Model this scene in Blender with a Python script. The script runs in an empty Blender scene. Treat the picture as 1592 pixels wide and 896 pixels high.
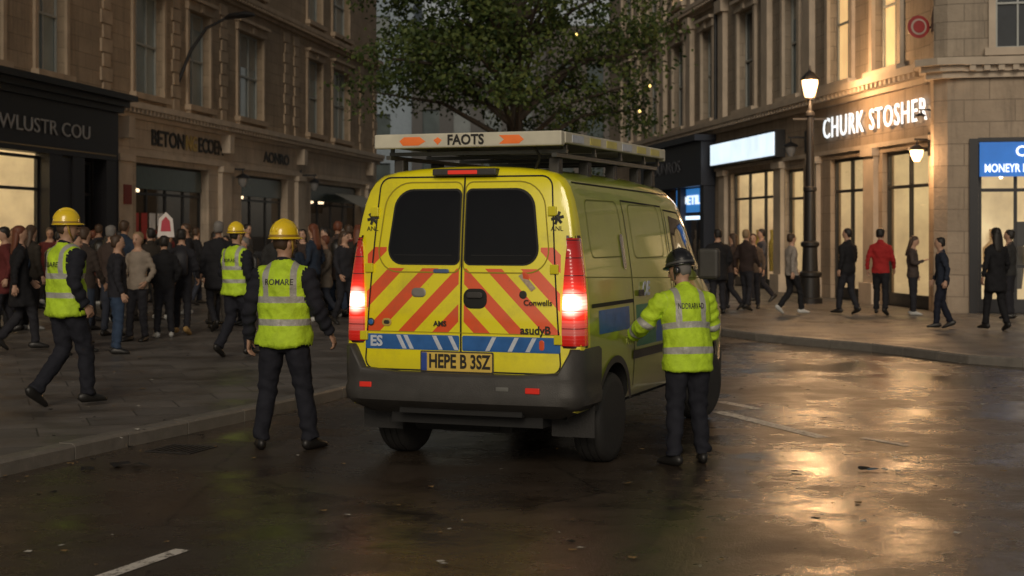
import bpy, bmesh, math, random
from mathutils import Vector, Matrix, noise, Euler
R = random.Random(11)
S = bpy.context.scene
S.view_settings.view_transform = 'Standard'
S.view_settings.look = 'None'
S.view_settings.exposure = 0
V = Vector
rad = math.radians

# ------------------------------------------------------------------ materials
MC = {}
def nt(name):
    m = bpy.data.materials.new(name); m.use_nodes = True
    n = m.node_tree.nodes; l = m.node_tree.links
    return m, n, l, n['Principled BSDF']
def mth(n, l, op, a, b=None, c=None):
    x = n.new('ShaderNodeMath'); x.operation = op
    for i, v in enumerate((a, b, c)):
        if v is None: continue
        if isinstance(v, (int, float)): x.inputs[i].default_value = v
        else: l.new(v, x.inputs[i])
    return x.outputs[0]
def mixc(n, l, fac, a, b, mode='MIX'):
    x = n.new('ShaderNodeMix'); x.data_type = 'RGBA'; x.blend_type = mode
    for sock, v in ((x.inputs[0], fac), (x.inputs[6], a), (x.inputs[7], b)):
        if isinstance(v, (int, float)): sock.default_value = v
        elif isinstance(v, tuple): sock.default_value = (*v[:3], 1)
        else: l.new(v, sock)
    return x.outputs[2]
def ramp(n, l, src, p0, p1, c0=(0,0,0), c1=(1,1,1)):
    r = n.new('ShaderNodeValToRGB'); e = r.color_ramp.elements
    e[0].position = p0; e[1].position = p1
    e[0].color = (*c0, 1); e[1].color = (*c1, 1)
    l.new(src, r.inputs[0]); return r.outputs[0]
def nz(n, l, vec, scale, detail=4, rough=.55):
    t = n.new('ShaderNodeTexNoise'); t.inputs['Scale'].default_value = scale
    t.inputs['Detail'].default_value = detail; t.inputs['Roughness'].default_value = rough
    if vec is not None: l.new(vec, t.inputs['Vector'])
    return t.outputs[0]
def bump(n, l, p, h, strength, dist=.01):
    b = n.new('ShaderNodeBump'); b.inputs['Strength'].default_value = strength
    b.inputs['Distance'].default_value = dist
    l.new(h, b.inputs['Height']); l.new(b.outputs[0], p.inputs['Normal']); return b
def mat(name, col, rough=.6, metal=0., em=None, es=0., var=.2, vs=6., bs=0., bscale=60., coat=0., spec=.5):
    if name in MC: return MC[name]
    m, n, l, p = nt(name)
    tc = n.new('ShaderNodeTexCoord').outputs['Object']
    f = nz(n, l, tc, vs)
    c = mixc(n, l, f, tuple(x*(1-var) for x in col), tuple(min(1, x*(1+var)) for x in col))
    l.new(c, p.inputs['Base Color'])
    p.inputs['Roughness'].default_value = rough
    p.inputs['Metallic'].default_value = metal
    p.inputs['Coat Weight'].default_value = coat
    p.inputs['Specular IOR Level'].default_value = spec
    if em:
        l.new(mixc(n, l, f, tuple(x*(1-max(.15, var)) for x in em), em), p.inputs['Emission Color'])
        p.inputs['Emission Strength'].default_value = es
    if bs: bump(n, l, p, nz(n, l, tc, bscale), bs)
    MC[name] = m; return m

def stone(name, c0, c1, bw=.8, bh=.36, joint=.6):
    if name in MC: return MC[name]
    m, n, l, p = nt(name)
    tc = n.new('ShaderNodeTexCoord').outputs['Object']
    sp = n.new('ShaderNodeSeparateXYZ'); l.new(tc, sp.inputs[0])
    cb = n.new('ShaderNodeCombineXYZ')
    l.new(mth(n, l, 'ADD', sp.outputs[0], sp.outputs[1]), cb.inputs[0]); l.new(sp.outputs[2], cb.inputs[1])
    br = n.new('ShaderNodeTexBrick'); l.new(cb.outputs[0], br.inputs['Vector'])
    br.inputs['Scale'].default_value = 1; br.inputs['Brick Width'].default_value = bw
    br.inputs['Row Height'].default_value = bh; br.inputs['Mortar Size'].default_value = .012
    br.inputs['Mortar Smooth'].default_value = .3
    br.inputs['Color1'].default_value = (*c0, 1); br.inputs['Color2'].default_value = (*c1, 1)
    br.inputs['Mortar'].default_value = (*[x*joint for x in c0], 1)
    st = nz(n, l, tc, .7, 6, .65)
    stv = n.new('ShaderNodeMapping'); stv.inputs['Scale'].default_value = (3, 3, .35); l.new(tc, stv.inputs[0])
    st2 = nz(n, l, stv.outputs[0], 1.2, 5, .7)
    c = mixc(n, l, ramp(n, l, st, .25, .6), tuple(x*.6 for x in c0), br.outputs[0])
    c = mixc(n, l, ramp(n, l, st2, .5, .8), c, tuple(x*.4 for x in c0))
    l.new(c, p.inputs['Base Color'])
    p.inputs['Roughness'].default_value = .85
    h = mth(n, l, 'ADD', mth(n, l, 'MULTIPLY', br.outputs['Fac'], -1.2), nz(n, l, tc, 14, 6))
    bump(n, l, p, h, .6, .025)
    MC[name] = m; return m

def asphalt():
    m, n, l, p = nt('wet_asphalt')
    tc = n.new('ShaderNodeTexCoord').outputs['Object']
    big = nz(n, l, tc, .32, 6, .62); mid = nz(n, l, tc, 1.6, 6, .7); fine = nz(n, l, tc, 85, 3, .7)
    vor = n.new('ShaderNodeTexVoronoi'); vor.inputs['Scale'].default_value = 70; l.new(tc, vor.inputs['Vector'])
    c = mixc(n, l, ramp(n, l, mid, .3, .7), (.028, .021, .015), (.066, .050, .037))
    c = mixc(n, l, ramp(n, l, fine, .60, .74), c, (.16, .13, .10))
    crk = n.new('ShaderNodeTexVoronoi'); crk.feature = 'DISTANCE_TO_EDGE'; crk.inputs['Scale'].default_value = .55
    wv = n.new('ShaderNodeMix'); wv.data_type = 'VECTOR'; wv.inputs[0].default_value = .12
    t2 = n.new('ShaderNodeTexNoise'); t2.inputs['Scale'].default_value = 2.5; t2.inputs['Detail'].default_value = 5; l.new(tc, t2.inputs['Vector'])
    l.new(tc, wv.inputs[4]); l.new(t2.outputs['Color'], wv.inputs[5]); l.new(wv.outputs[1], crk.inputs['Vector'])
    c = mixc(n, l, ramp(n, l, crk.outputs[0], .002, .008, (.75,)*3, (0, 0, 0)), c, (.010, .008, .007))
    l.new(c, p.inputs['Base Color'])
    wet = mth(n, l, 'ADD', mth(n, l, 'MULTIPLY', big, .6), mth(n, l, 'MULTIPLY', mid, .4))
    l.new(ramp(n, l, wet, .42, .58, (.15,)*3, (.42,)*3), p.inputs['Roughness'])
    pud = ramp(n, l, wet, .43, .54)
    h = mth(n, l, 'ADD', mth(n, l, 'MULTIPLY', vor.outputs[0], .6), mth(n, l, 'MULTIPLY', fine, .7))
    h = mth(n, l, 'MULTIPLY', h, mth(n, l, 'MULTIPLY_ADD', pud, .7, .3))
    b = bump(n, l, p, h, .5, .006)
    b2 = n.new('ShaderNodeBump'); b2.inputs['Strength'].default_value = .2; b2.inputs['Distance'].default_value = .02
    l.new(nz(n, l, tc, 3.2, 5), b2.inputs['Height']); l.new(b2.outputs[0], b.inputs['Normal'])
    return m
def paving(name, sx=.75, sy=.5, rot=0.):
    m, n, l, p = nt(name)
    tc = n.new('ShaderNodeTexCoord').outputs['Object']
    mp = n.new('ShaderNodeMapping'); mp.inputs['Rotation'].default_value = (0, 0, rot); l.new(tc, mp.inputs[0])
    br = n.new('ShaderNodeTexBrick'); l.new(mp.outputs[0], br.inputs['Vector'])
    br.inputs['Scale'].default_value = 1; br.inputs['Brick Width'].default_value = sx; br.inputs['Row Height'].default_value = sy
    br.inputs['Mortar Size'].default_value = .007
    br.inputs['Color1'].default_value = (.12, .11, .10, 1); br.inputs['Color2'].default_value = (.18, .16, .145, 1)
    br.inputs['Mortar'].default_value = (.03, .028, .025, 1)
    a = nz(n, l, tc, 1.1, 6, .65)
    c = mixc(n, l, ramp(n, l, a, .35, .7), br.outputs[0], (.065, .058, .05))
    spt = n.new('ShaderNodeTexVoronoi'); spt.inputs['Scale'].default_value = 5; l.new(tc, spt.inputs['Vector'])
    c = mixc(n, l, ramp(n, l, spt.outputs[0], .03, .06, (.7,)*3, (0, 0, 0)), c, (.03, .03, .03))
    l.new(c, p.inputs['Base Color'])
    l.new(ramp(n, l, a, .38, .62, (.62,)*3, (.28,)*3), p.inputs['Roughness'])
    h = mth(n, l, 'ADD', mth(n, l, 'MULTIPLY', br.outputs['Fac'], -1.), mth(n, l, 'MULTIPLY', nz(n, l, tc, 40), .3))
    bump(n, l, p, h, .5, .008)
    return m
def glassmat(name, tint=(.95, .96, .94)):
    m = bpy.data.materials.new(name); m.use_nodes = True
    n = m.node_tree.nodes; l = m.node_tree.links; n.clear()
    o = n.new('ShaderNodeOutputMaterial'); t = n.new('ShaderNodeBsdfTransparent'); g = n.new('ShaderNodeBsdfGlossy')
    t.inputs[0].default_value = (*tint, 1); g.inputs['Roughness'].default_value = .03
    f = n.new('ShaderNodeFresnel'); f.inputs[0].default_value = 1.5
    mx = n.new('ShaderNodeMixShader')
    l.new(mth(n, l, 'MULTIPLY', f.outputs[0], 1.), mx.inputs[0]); l.new(t.outputs[0], mx.inputs[1]); l.new(g.outputs[0], mx.inputs[2])
    l.new(mx.outputs[0], o.inputs[0]); return m

# ------------------------------------------------------------------ mesh helpers
def obj_from(name, vs, fs, m, parent=None, smooth=False, ang=35, bevel=0):
    me = bpy.data.meshes.new(name); me.from_pydata([tuple(v) for v in vs], [], fs); me.validate()
    ms = m if isinstance(m, (list, tuple)) else [m]
    for k in ms: me.materials.append(k)
    if smooth:
        for p in me.polygons: p.use_smooth = True
        me.set_sharp_from_angle(angle=rad(ang))
    o = bpy.data.objects.new(name, me); S.collection.objects.link(o)
    if parent: o.parent = parent
    if bevel:
        b = o.modifiers.new('b', 'BEVEL'); b.width = bevel; b.segments = 2; b.limit_method = 'ANGLE'; b.angle_limit = rad(40)
    return o
def empty(name, M=Matrix()):
    e = bpy.data.objects.new(name, None); S.collection.objects.link(e); e.matrix_world = M
    e.empty_display_size = .2; return e
def loft(rings, n=16, side=V((1, 0, 0)), cap=True):
    vs = []; fs = []
    N = len(rings)
    for i, rg in enumerate(rings):
        c = V(rg[0]); a = V(rings[max(0, i-1)][0]); b = V(rings[min(N-1, i+1)][0])
        t = (b-a).normalized() if (b-a).length > 1e-6 else V((0, 0, 1))
        u = side - t*side.dot(t)
        if u.length < .05: u = V((0, 1, 0)) - t*t.y
        u.normalize(); w = t.cross(u)
        for k in range(n):
            th = 2*math.pi*k/n
            vs.append(c + u*math.cos(th)*rg[1] + w*math.sin(th)*rg[2])
    for i in range(N-1):
        for k in range(n):
            k2 = (k+1) % n
            fs.append((i*n+k, i*n+k2, (i+1)*n+k2, (i+1)*n+k))
    if cap:
        fs.append(tuple(range(n-1, -1, -1))); fs.append(tuple((N-1)*n+k for k in range(n)))
    return vs, fs
class Bd:
    def __init__(s, name, M=Matrix()):
        s.e = empty(name, M); s.d = {}
    def add(s, part, m, vs, fs, smooth=False, bevel=0):
        k = (part, m.name)
        if k not in s.d: s.d[k] = ([], [], m, smooth, bevel)
        V0, F0 = s.d[k][0], s.d[k][1]; o = len(V0)
        V0.extend(vs); F0.extend([tuple(i+o for i in f) for f in fs])
    def quad(s, part, m, a, b, c, d): s.add(part, m, [a, b, c, d], [(0, 1, 2, 3)])
    def box(s, part, m, x0, x1, y0, y1, z0, z1, bevel=0):
        vs = [(x, y, z) for x in (x0, x1) for y in (y0, y1) for z in (z0, z1)]
        fs = [(0, 1, 3, 2), (4, 6, 7, 5), (0, 4, 5, 1), (2, 3, 7, 6), (0, 2, 6, 4), (1, 5, 7, 3)]
        s.add(part, m, vs, fs, False, bevel)
    def loft(s, part, m, rings, n=16, side=V((1, 0, 0)), cap=True):
        vs, fs = loft(rings, n, side, cap); s.add(part, m, vs, fs, True)
    def finish(s):
        for (part, mn), (vs, fs, m, sm, bv) in s.d.items():
            obj_from(part, vs, fs, m, s.e, sm, 40, bv)
        return s.e
def text(parent, name, body, size, loc, m, rot=(rad(90), 0, 0), ext=.01, bold=0., sx=1., align='CENTER', fit=None, space=1.):
    cu = bpy.data.curves.new(name, 'FONT'); cu.body = body; cu.size = size; cu.extrude = ext; cu.offset = bold
    cu.align_x = align; cu.align_y = 'CENTER'; cu.resolution_u = 3; cu.space_character = space
    t = bpy.data.objects.new(name, cu); S.collection.objects.link(t)
    bpy.context.view_layer.update()
    if fit: sx = fit/max(.01, t.dimensions.x)
    me = bpy.data.meshes.new_from_object(t.evaluated_get(bpy.context.evaluated_depsgraph_get()))
    bpy.data.objects.remove(t)
    me.materials.clear(); me.materials.append(m)
    o = bpy.data.objects.new(name, me); S.collection.objects.link(o); o.parent = parent
    o.matrix_local = Matrix.Translation(loc) @ Euler(rot).to_matrix().to_4x4() @ Matrix.Diagonal((sx, 1, 1, 1))
    return o

# ------------------------------------------------------------------ world / sun
w = bpy.data.worlds.new('World'); S.world = w; w.use_nodes = True
wn = w.node_tree.nodes; wl = w.node_tree.links
sky = wn.new('ShaderNodeTexSky'); sky.sky_type = 'NISHITA'; sky.sun_disc = False
sky.sun_elevation = rad(24); sky.sun_rotation = rad(185)
hs = wn.new('ShaderNodeHueSaturation'); hs.inputs['Saturation'].default_value = .30
wl.new(sky.outputs[0], hs.inputs['Color'])
wl.new(mixc(wn, wl, 1., hs.outputs[0], (1., .93, .84), 'MULTIPLY'), wn['Background'].inputs[0])
wn['Background'].inputs[1].default_value = .036
sl = bpy.data.lights.new('sun', 'SUN'); sl.energy = 1.25; sl.angle = rad(24); sl.color = (1, .86, .68)
so = bpy.data.objects.new('sun', sl); S.collection.objects.link(so)
sd = V((-.06, -.88, .44)).normalized()      # towards the sun
so.rotation_euler = sd.to_track_quat('Z', 'Y').to_euler()

# ------------------------------------------------------------------ camera
cd = bpy.data.cameras.new('camera'); co = bpy.data.objects.new('camera', cd); S.collection.objects.link(co)
co.location = (0, 0, 1.8); co.rotation_euler = (rad(90), 0, 0)
cd.sensor_width = 36; cd.lens = 54.27; cd.shift_y = -.0553; cd.clip_end = 900
cd.dof.use_dof = True; cd.dof.focus_distance = 12.2; cd.dof.aperture_fstop = 3.0
S.camera = co

# ------------------------------------------------------------------ ground
A = asphalt()
obj_from('ground', [(-400, -60, -.02), (400, -60, -.02), (400, 500, -.02), (-400, 500, -.02)], [(0, 1, 2, 3)], mat('ground_mat', (.06, .055, .05), .8))
obj_from('road', [(-30, -20, 0), (40, -20, 0), (40, 130, 0), (-30, 130, 0)], [(0, 1, 2, 3)], A)
kerbm = mat('kerb_granite', (.17, .155, .135), .45, var=.4, vs=9, bs=.4, bscale=50)
def crom(pts, step):
    P = [V((*p, 0)) for p in pts]; P = [2*P[0]-P[1]] + P + [2*P[-1]-P[-2]]; out = []
    for i in range(1, len(P)-2):
        L = (P[i+1]-P[i]).length; k = max(1, round(L/step))
        for j in range(k):
            t = j/k
            out.append(.5*((2*P[i]) + (-P[i-1]+P[i+1])*t + (2*P[i-1]-5*P[i]+4*P[i+1]-P[i+2])*t*t + (-P[i-1]+3*P[i]-3*P[i+1]+P[i+2])*t**3))
    out.append(P[-2]); return out
def kerb(name, pts, sgn):
    c = crom(pts, .9); vs = []; fs = []
    for i in range(len(c)-1):
        a, b = c[i], c[i+1]; t = (b-a).normalized(); a = a+t*.008; b = b-t*.008
        nn = V((-t.y, t.x, 0))*sgn
        prof = [(0, -.01), (.004, .10), (.022, .121), (.05, .125), (.155, .125), (.155, -.01)]
        dz = R.uniform(-.004, .004); o = len(vs)
        for q in (a, b):
            for (d, z) in prof: vs.append(q+nn*d+V((0, 0, z+dz)))
        k = len(prof)
        for j in range(k-1): fs.append((o+j, o+j+1, o+k+j+1, o+k+j))
        fs.append(tuple(range(o, o+k))); fs.append(tuple(range(o+2*k-1, o+k-1, -1)))
    obj_from(name, vs, fs, kerbm); return c
LK = [(-9.5, -6), (-6.4, 4), (-4.85, 8.2), (-3.75, 11.3), (-3.2, 12.9), (-2.53, 14.6), (-1.82, 16.7), (-1.1, 19.5), (-.6, 24), (-.4, 32), (-.2, 60), (0, 110)]
RK = [(3.0, 110), (3.1, 60), (3.15, 40), (3.25, 31), (3.64, 26.6), (4.45, 24.6), (5.38, 23.1), (6.2, 21.0), (6.75, 20.4), (7.5, 20.7), (9.5, 22.0), (20, 24)]
lc = kerb('kerb', LK, 1); rc = kerb('kerb', RK, 1)
def pavement(name, c, extra, m):
    vs = [(p.x, p.y, .12) for p in c] + [(x, y, .12) for x, y in extra]
    obj_from(name, vs, [tuple(range(len(vs)))], m)
def inset(c, sgn, d=.152):
    o = []
    for i, p in enumerate(c):
        t = (c[min(i+1, len(c)-1)]-c[max(0, i-1)]).normalized(); o.append(p+V((-t.y, t.x, 0))*sgn*d)
    return o
pavement('pavement', inset(lc, 1), [(-40, 110), (-40, -6)], paving('paving_slabs', .9, .6, rad(-19)))
pavement('pavement', inset(rc, 1), [(60, 24), (60, 110)], paving('paving_slabs_wet', .6, .6, rad(8)))

def marking(name, quads):
    m, n, l, p = nt(name+'_paint')
    tc = n.new('ShaderNodeTexCoord').outputs['Object']
    f = nz(n, l, tc, 14, 6, .8)
    l.new(mixc(n, l, ramp(n, l, f, .50, .62), (.75, .70, .62), (.07, .055, .045)), p.inputs['Base Color']); p.inputs['Roughness'].default_value = .5
    vs = []; fs = []
    for q in quads:
        o = len(vs); vs += [(x, y, .004) for x, y in q]; fs.append(tuple(range(o, o+4)))
    obj_from(name, vs, fs, m)
def bar(x0, y0, x1, y1, w):
    d = V((x1-x0, y1-y0)).normalized(); nn = V((-d.y, d.x))*w/2
    return [(x0-nn.x, y0-nn.y), (x1-nn.x, y1-nn.y), (x1+nn.x, y1+nn.y), (x0+nn.x, y0+nn.y)]
marking('road_marking', [bar(-2.45, 7.2, -1.86, 8.72, .10), bar(2.05, 15.4, 2.72, 13.45, .15), bar(3.05, 13.45, 3.32, 12.95, .08), bar(2.2, 16.3, 2.5, 15.6, .12)])

ltm = [mat('leaf_litter', (.20, .125, .05), .6), mat('paper_litter', (.45, .43, .38), .6), mat('dark_litter', (.014, .012, .010), .5), mat('blue_litter', (.06, .12, .2), .5)]
vs = []; fs = []; mi = []
def scrap(x, y, s, k, z=.006):
    o = len(vs); n = 7; ph = R.uniform(0, 6)
    for i in range(n):
        a = ph+i*2*math.pi/n; r = s*R.uniform(.5, 1.1)
        vs.append((x+math.cos(a)*r, y+math.sin(a)*r*.8, z+R.uniform(0, s*.35)))
    vs.append((x, y, z+s*.3)); 
    for i in range(n): fs.append((o+i, o+(i+1) % n, o+n)); mi.append(k)
scrap(-3.0, 11.75, .13, 2); scrap(-2.85, 11.8, .10, 2); scrap(-3.2, 11.6, .07, 2)
scrap(-2.57, 8.8, .025, 1); scrap(2.65, 11.65, .07, 2); scrap(2.72, 11.6, .05, 3); scrap(2.8, 11.6, .04, 1); scrap(1.1, 9.0, .04, 0); scrap(-1.3, 11.9, .03, 0)
for i in range(330):
    y = R.uniform(8, 24); x = R.uniform(-.33, .34)*y
    if x < -(.36*20.9-.36*y+1.3): continue
    scrap(x, y, R.choice([.01, .013, .018, .028, .035]), R.choice([0, 0, 2, 2, 1]))
for p in lc:
    for j in range(4):
        scrap(p.x+R.uniform(.03, .22), p.y+R.uniform(-.4, .4), R.uniform(.015, .04), R.choice([0, 2]))
for i in range(60):
    y = R.uniform(12, 24); x = -R.uniform(.2, .33)*y
    scrap(x, y, R.choice([.012, .02, .03]), R.choice([0, 2, 1]), .124)
lo = obj_from('litter', vs, fs, ltm)
for p, k in zip(lo.data.polygons, mi): p.material_index = k
gb = Bd('drain_grate', Matrix.Translation((-3.0, 12.6, .0)) @ Matrix.Rotation(rad(-19), 4, 'Z'))
gm = mat('cast_iron', (.03, .028, .026), .4)
gb.box('frame', gm, 0, .42, 0, .03, .002, .008); gb.box('frame', gm, 0, .42, .42, .45, .002, .008)
for k in range(8): gb.box('bars', gm, k*.056, k*.056+.028, .031, .419, .002, .007)
gb.finish()

# ------------------------------------------------------------------ facades
ST_L = stone('stone_brown', (.42, .325, .225), (.34, .26, .18))
ST_LB = stone('stone_cream', (.60, .50, .39), (.53, .44, .34), 1.2, .5, .7)
ST_R = stone('stone_buff', (.40, .335, .26), (.34, .28, .21))
ST_RB = stone('stone_buff_base', (.44, .35, .26), (.38, .30, .22), 1.0, .45, .6)
TRIM = mat('stone_trim', (.50, .42, .33), .8, var=.35, vs=2, bs=.4, bscale=20)
TRIMD = mat('stone_trim_brown', (.40, .31, .22), .8, var=.4, vs=2, bs=.4, bscale=20)
PANE = mat('window_pane', (.10, .125, .13), .08, var=.5, vs=1.2, spec=.8)  # sky reflection painted into the base colour of the glass
PANEP = mat('window_pane_pale', (.24, .29, .29), .12, var=.45, vs=.9, spec=.8)  # paler glass, with more sky reflection painted into its colour
PANED = mat('dark_pane', (.02, .025, .03), .06, var=.4)
PANEL_ = mat('lit_pane', (.5, .4, .25), .3, em=(1, .60, .24), es=.95, var=.4, vs=1.6)
FRAME = mat('window_frame', (.38, .40, .38), .5)
FRAMED = mat('shop_frame', (.02, .022, .025), .4)
BLACK = mat('black_shopfront', (.010, .010, .013), .35, var=.3)
NAVY = mat('navy_shopfront', (.012, .018, .032), .4)
SHOPG = glassmat('shop_glass')
WARMW = mat('interior_wall_glow', (.75, .66, .52), .8, em=(1, .70, .38), es=.42, var=.5, vs=1.5)  # walls glow themselves: shop light painted onto them as emission
DARKI = mat('interior_dark', (.07, .055, .045), .8)
CEIL = mat('ceiling_light', (1, 1, 1), .5, em=(1, .80, .54), es=8, var=0)
CEILD = mat('ceiling_light_dim', (1, 1, 1), .5, em=(1, .72, .45), es=3., var=0)
FLOORI = mat('interior_floor', (.3, .25, .2), .3)
SILVER = mat('roof_lead', (.12, .12, .13), .6)
goods = [mat('goods_%d' % i, c, .5) for i, c in enumerate([(.5, .05, .04), (.7, .65, .55), (.1, .15, .25), (.05, .05, .05), (.45, .3, .15), (.6, .5, .1), (.8, .8, .8)])]

def wall(b, m, u0, u1, z0, z1, ops, w=0., rev=.28, part='walls'):
    cl = [(max(a, u0), min(c, u1), max(d, z0), min(e, z1)) for a, c, d, e in ops if a < u1 and c > u0 and d < z1 and e > z0]
    us = sorted({u0, u1, *[o[0] for o in cl], *[o[1] for o in cl]}); zs = sorted({z0, z1, *[o[2] for o in cl], *[o[3] for o in cl]})
    for i in range(len(us)-1):
        for j in range(len(zs)-1):
            cu, cz = (us[i]+us[i+1])/2, (zs[j]+zs[j+1])/2
            if any(o[0] < cu < o[1] and o[2] < cz < o[3] for o in cl): continue
            b.quad(part, m, (us[i], w, zs[j]), (us[i+1], w, zs[j]), (us[i+1], w, zs[j+1]), (us[i], w, zs[j+1]))
    for a, c, d, e in cl:
        for q in (((a, w, d), (a, w+rev, d), (a, w+rev, e), (a, w, e)), ((c, w, d), (c, w+rev, d), (c, w+rev, e), (c, w, e)),
                  ((a, w, d), (c, w, d), (c, w+rev, d), (a, w+rev, d)), ((a, w, e), (c, w, e), (c, w+rev, e), (a, w+rev, e))):
            b.quad(part, m, *q)
CURT = mat('curtain', (.35, .33, .28), .8, var=.3, vs=8)
def sash(b, u0, u1, z0, z1, w=.2, pane=PANE, fr=FRAME, cols=2, rows=(.5,), t=.06):
    b.quad('window_panes', pane, (u0, w+.04, z0), (u1, w+.04, z0), (u1, w+.04, z1), (u0, w+.04, z1))
    if pane in (PANE, PANEP) and R.random() < .6:
        zz = z1-(z1-z0)*R.uniform(.15, .5); b.quad('blinds', CURT, (u0+.05, w+.037, zz), (u1-.05, w+.037, zz), (u1-.05, w+.037, z1), (u0+.05, w+.037, z1))
    b.box('window_frames', fr, u0, u0+t, w-.02, w+.03, z0, z1); b.box('window_frames', fr, u1-t, u1, w-.02, w+.03, z0, z1)
    b.box('window_frames', fr, u0+t, u1-t, w-.02, w+.03, z0, z0+t*1.2); b.box('window_frames', fr, u0+t, u1-t, w-.02, w+.03, z1-t, z1)
    for i in range(1, cols):
        x = u0+(u1-u0)*i/cols; b.box('window_frames', fr, x-t*.4, x+t*.4, w-.016, w+.034, z0+t, z1-t)
    for r in rows:
        z = z0+(z1-z0)*r; b.box('window_frames', fr, u0+t, u1-t, w-.03, w+.028, z-t*.45, z+t*.45)
def surround(b, m, u0, u1, z0, z1, t=.16, p=.07, key=True):
    b.box('window_surrounds', m, u0-t, u0-.002, -p, .05, z0, z1); b.box('window_surrounds', m, u1+.002, u1+t, -p, .05, z0, z1)
    b.box('window_surrounds', m, u0-t-.05, u1+t+.05, -p-.04, .05, z1+.002, z1+.26)
    b.box('window_surrounds', m, u0-t-.12, u1+t+.12, -p-.16, .05, z1+.262, z1+.36)
    b.box('window_sills', m, u0-t-.08, u1+t+.08, -p-.12, .1, z0-.16, z0-.002)
    b.box('window_sills', m, u0-t, u0-t+.18, -p-.06, .02, z0-.42, z0-.162); b.box('window_sills', m, u1+t-.18, u1+t, -p-.06, .02, z0-.42, z0-.162)
    if key: b.box('window_surrounds', m, (u0+u1)/2-.13, (u0+u1)/2+.13, -p-.09, -p-.042, z1+.02, z1+.255)
def cornice(b, m, u0, u1, z, h=.45, p=.4, dent=True, part='cornice'):
    b.box(part, m, u0, u1, -p*.35, .1, z, z+h*.3); b.box(part, m, u0, u1, -p*.6, .1, z+h*.3+.002, z+h*.6)
    b.box(part, m, u0, u1, -p, .1, z+h*.6+.002, z+h)
    if dent:
        u = u0+.1
        while u < u1-.15:
            b.box(part+'_dentils', m, u, u+.12, -p*.62-.1, -p*.6-.002, z+h*.32, z+h*.59); u += .28
def shop(b, u0, u1, z1, z0=.12, wallm=WARMW, lit=2, depth=3.2, w=.3, fr=FRAMED, tr=.8, mull=3, clutter=True):
    q = b.quad; d = w+depth
    q('shop_interior', wallm, (u0, d, z0), (u1, d, z0), (u1, d, z1+.3), (u0, d, z1+.3))
    q('shop_interior', wallm, (u0-.3, w+.05, z0), (u0, d, z0), (u0, d, z1+.3), (u0-.3, w+.05, z1+.3))
    q('shop_interior', wallm, (u1+.3, w+.05, z0), (u1, d, z0), (u1, d, z1+.3), (u1+.3, w+.05, z1+.3))
    q('shop_interior', wallm, (u0-.3, w+.05, z1+.3), (u1+.3, w+.05, z1+.3), (u1, d, z1+.3), (u0, d, z1+.3))
    q('shop_floor', FLOORI, (u0-.3, w, z0+.01), (u1+.3, w, z0+.01), (u1, d, z0+.01), (u0, d, z0+.01))
    if lit:
        n = max(1, int((u1-u0)/1.6)); c = CEIL if lit == 2 else CEILD
        for i in range(n):
            x = u0+(u1-u0)*(i+.5)/n
            b.box('ceiling_lights', c, x-.35, x+.35, w+.5, w+.75, z1+.22, z1+.27); b.box('ceiling_lights', c, x-.35, x+.35, w+2.0, w+2.25, z1+.22, z1+.27)
    if clutter:
        x = u0+.1
        while x < u1-.5:
            ww = R.uniform(.3, .9)
            if R.random() < .75:
                hh = R.uniform(.8, 2.3); b.box('shop_display', R.choice(goods), x, min(x+ww, u1), d-.5-R.uniform(0, 1.5), d-.05, z0+.02, z0+hh)
                for k in range(3): b.box('shop_display', R.choice(goods), x+.05, x+.05+ww*.4, d-.6, d-.52, z0+hh*(.2+.25*k), z0+hh*(.35+.25*k))
            x += ww+.15
        for k in range(int((u1-u0)/.7)):
            x = R.uniform(u0+.3, u1-.3); b.box('shop_pictures', R.choice(goods), x-.2, x+.2, d-.05, d-.02, 1.7+R.random()*.5, 2.5+R.random()*.4)
            x = R.uniform(u0+.3, u1-.3); yy = w+R.uniform(.5, 1.2)
            b.loft('shop_mannequins', R.choice(goods), [((x, yy, .6), .12, .1), ((x, yy, 1.1), .18, .12), ((x, yy, 1.45), .2, .12), ((x, yy, 1.6), .06, .06), ((x, yy, 1.85), .07, .08)], 8)
            x = R.uniform(u0+.2, u1-.2); yy = w+R.uniform(.8, 2.4)
            b.loft('pendant_lamps', CEIL if lit == 2 else CEILD, [((x, yy, z1-.55), .02, .02), ((x, yy, z1-.6), .08, .08), ((x, yy, z1-.68), .06, .06)], 8)
    q('shop_glazing', SHOPG, (u0, w, z0), (u1, w, z0), (u1, w, z1), (u0, w, z1))
    t = .07
    for i in range(mull+1):
        x = u0+(u1-u0)*i/mull; x = min(max(x, u0+t/2), u1-t/2)
        b.box('shop_frames', fr, x-t/2, x+t/2, w-.04, w+.04, z0, z1)
    for z in (z0+.25, z1-tr, z1-t/2): b.box('shop_frames', fr, u0+t, u1-t, w-.035, w+.035, z-t/2, z+t/2)
    b.box('shop_stallriser', fr, u0+t, u1-t, w-.03, w+.03, z0, z0+.215)
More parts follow.
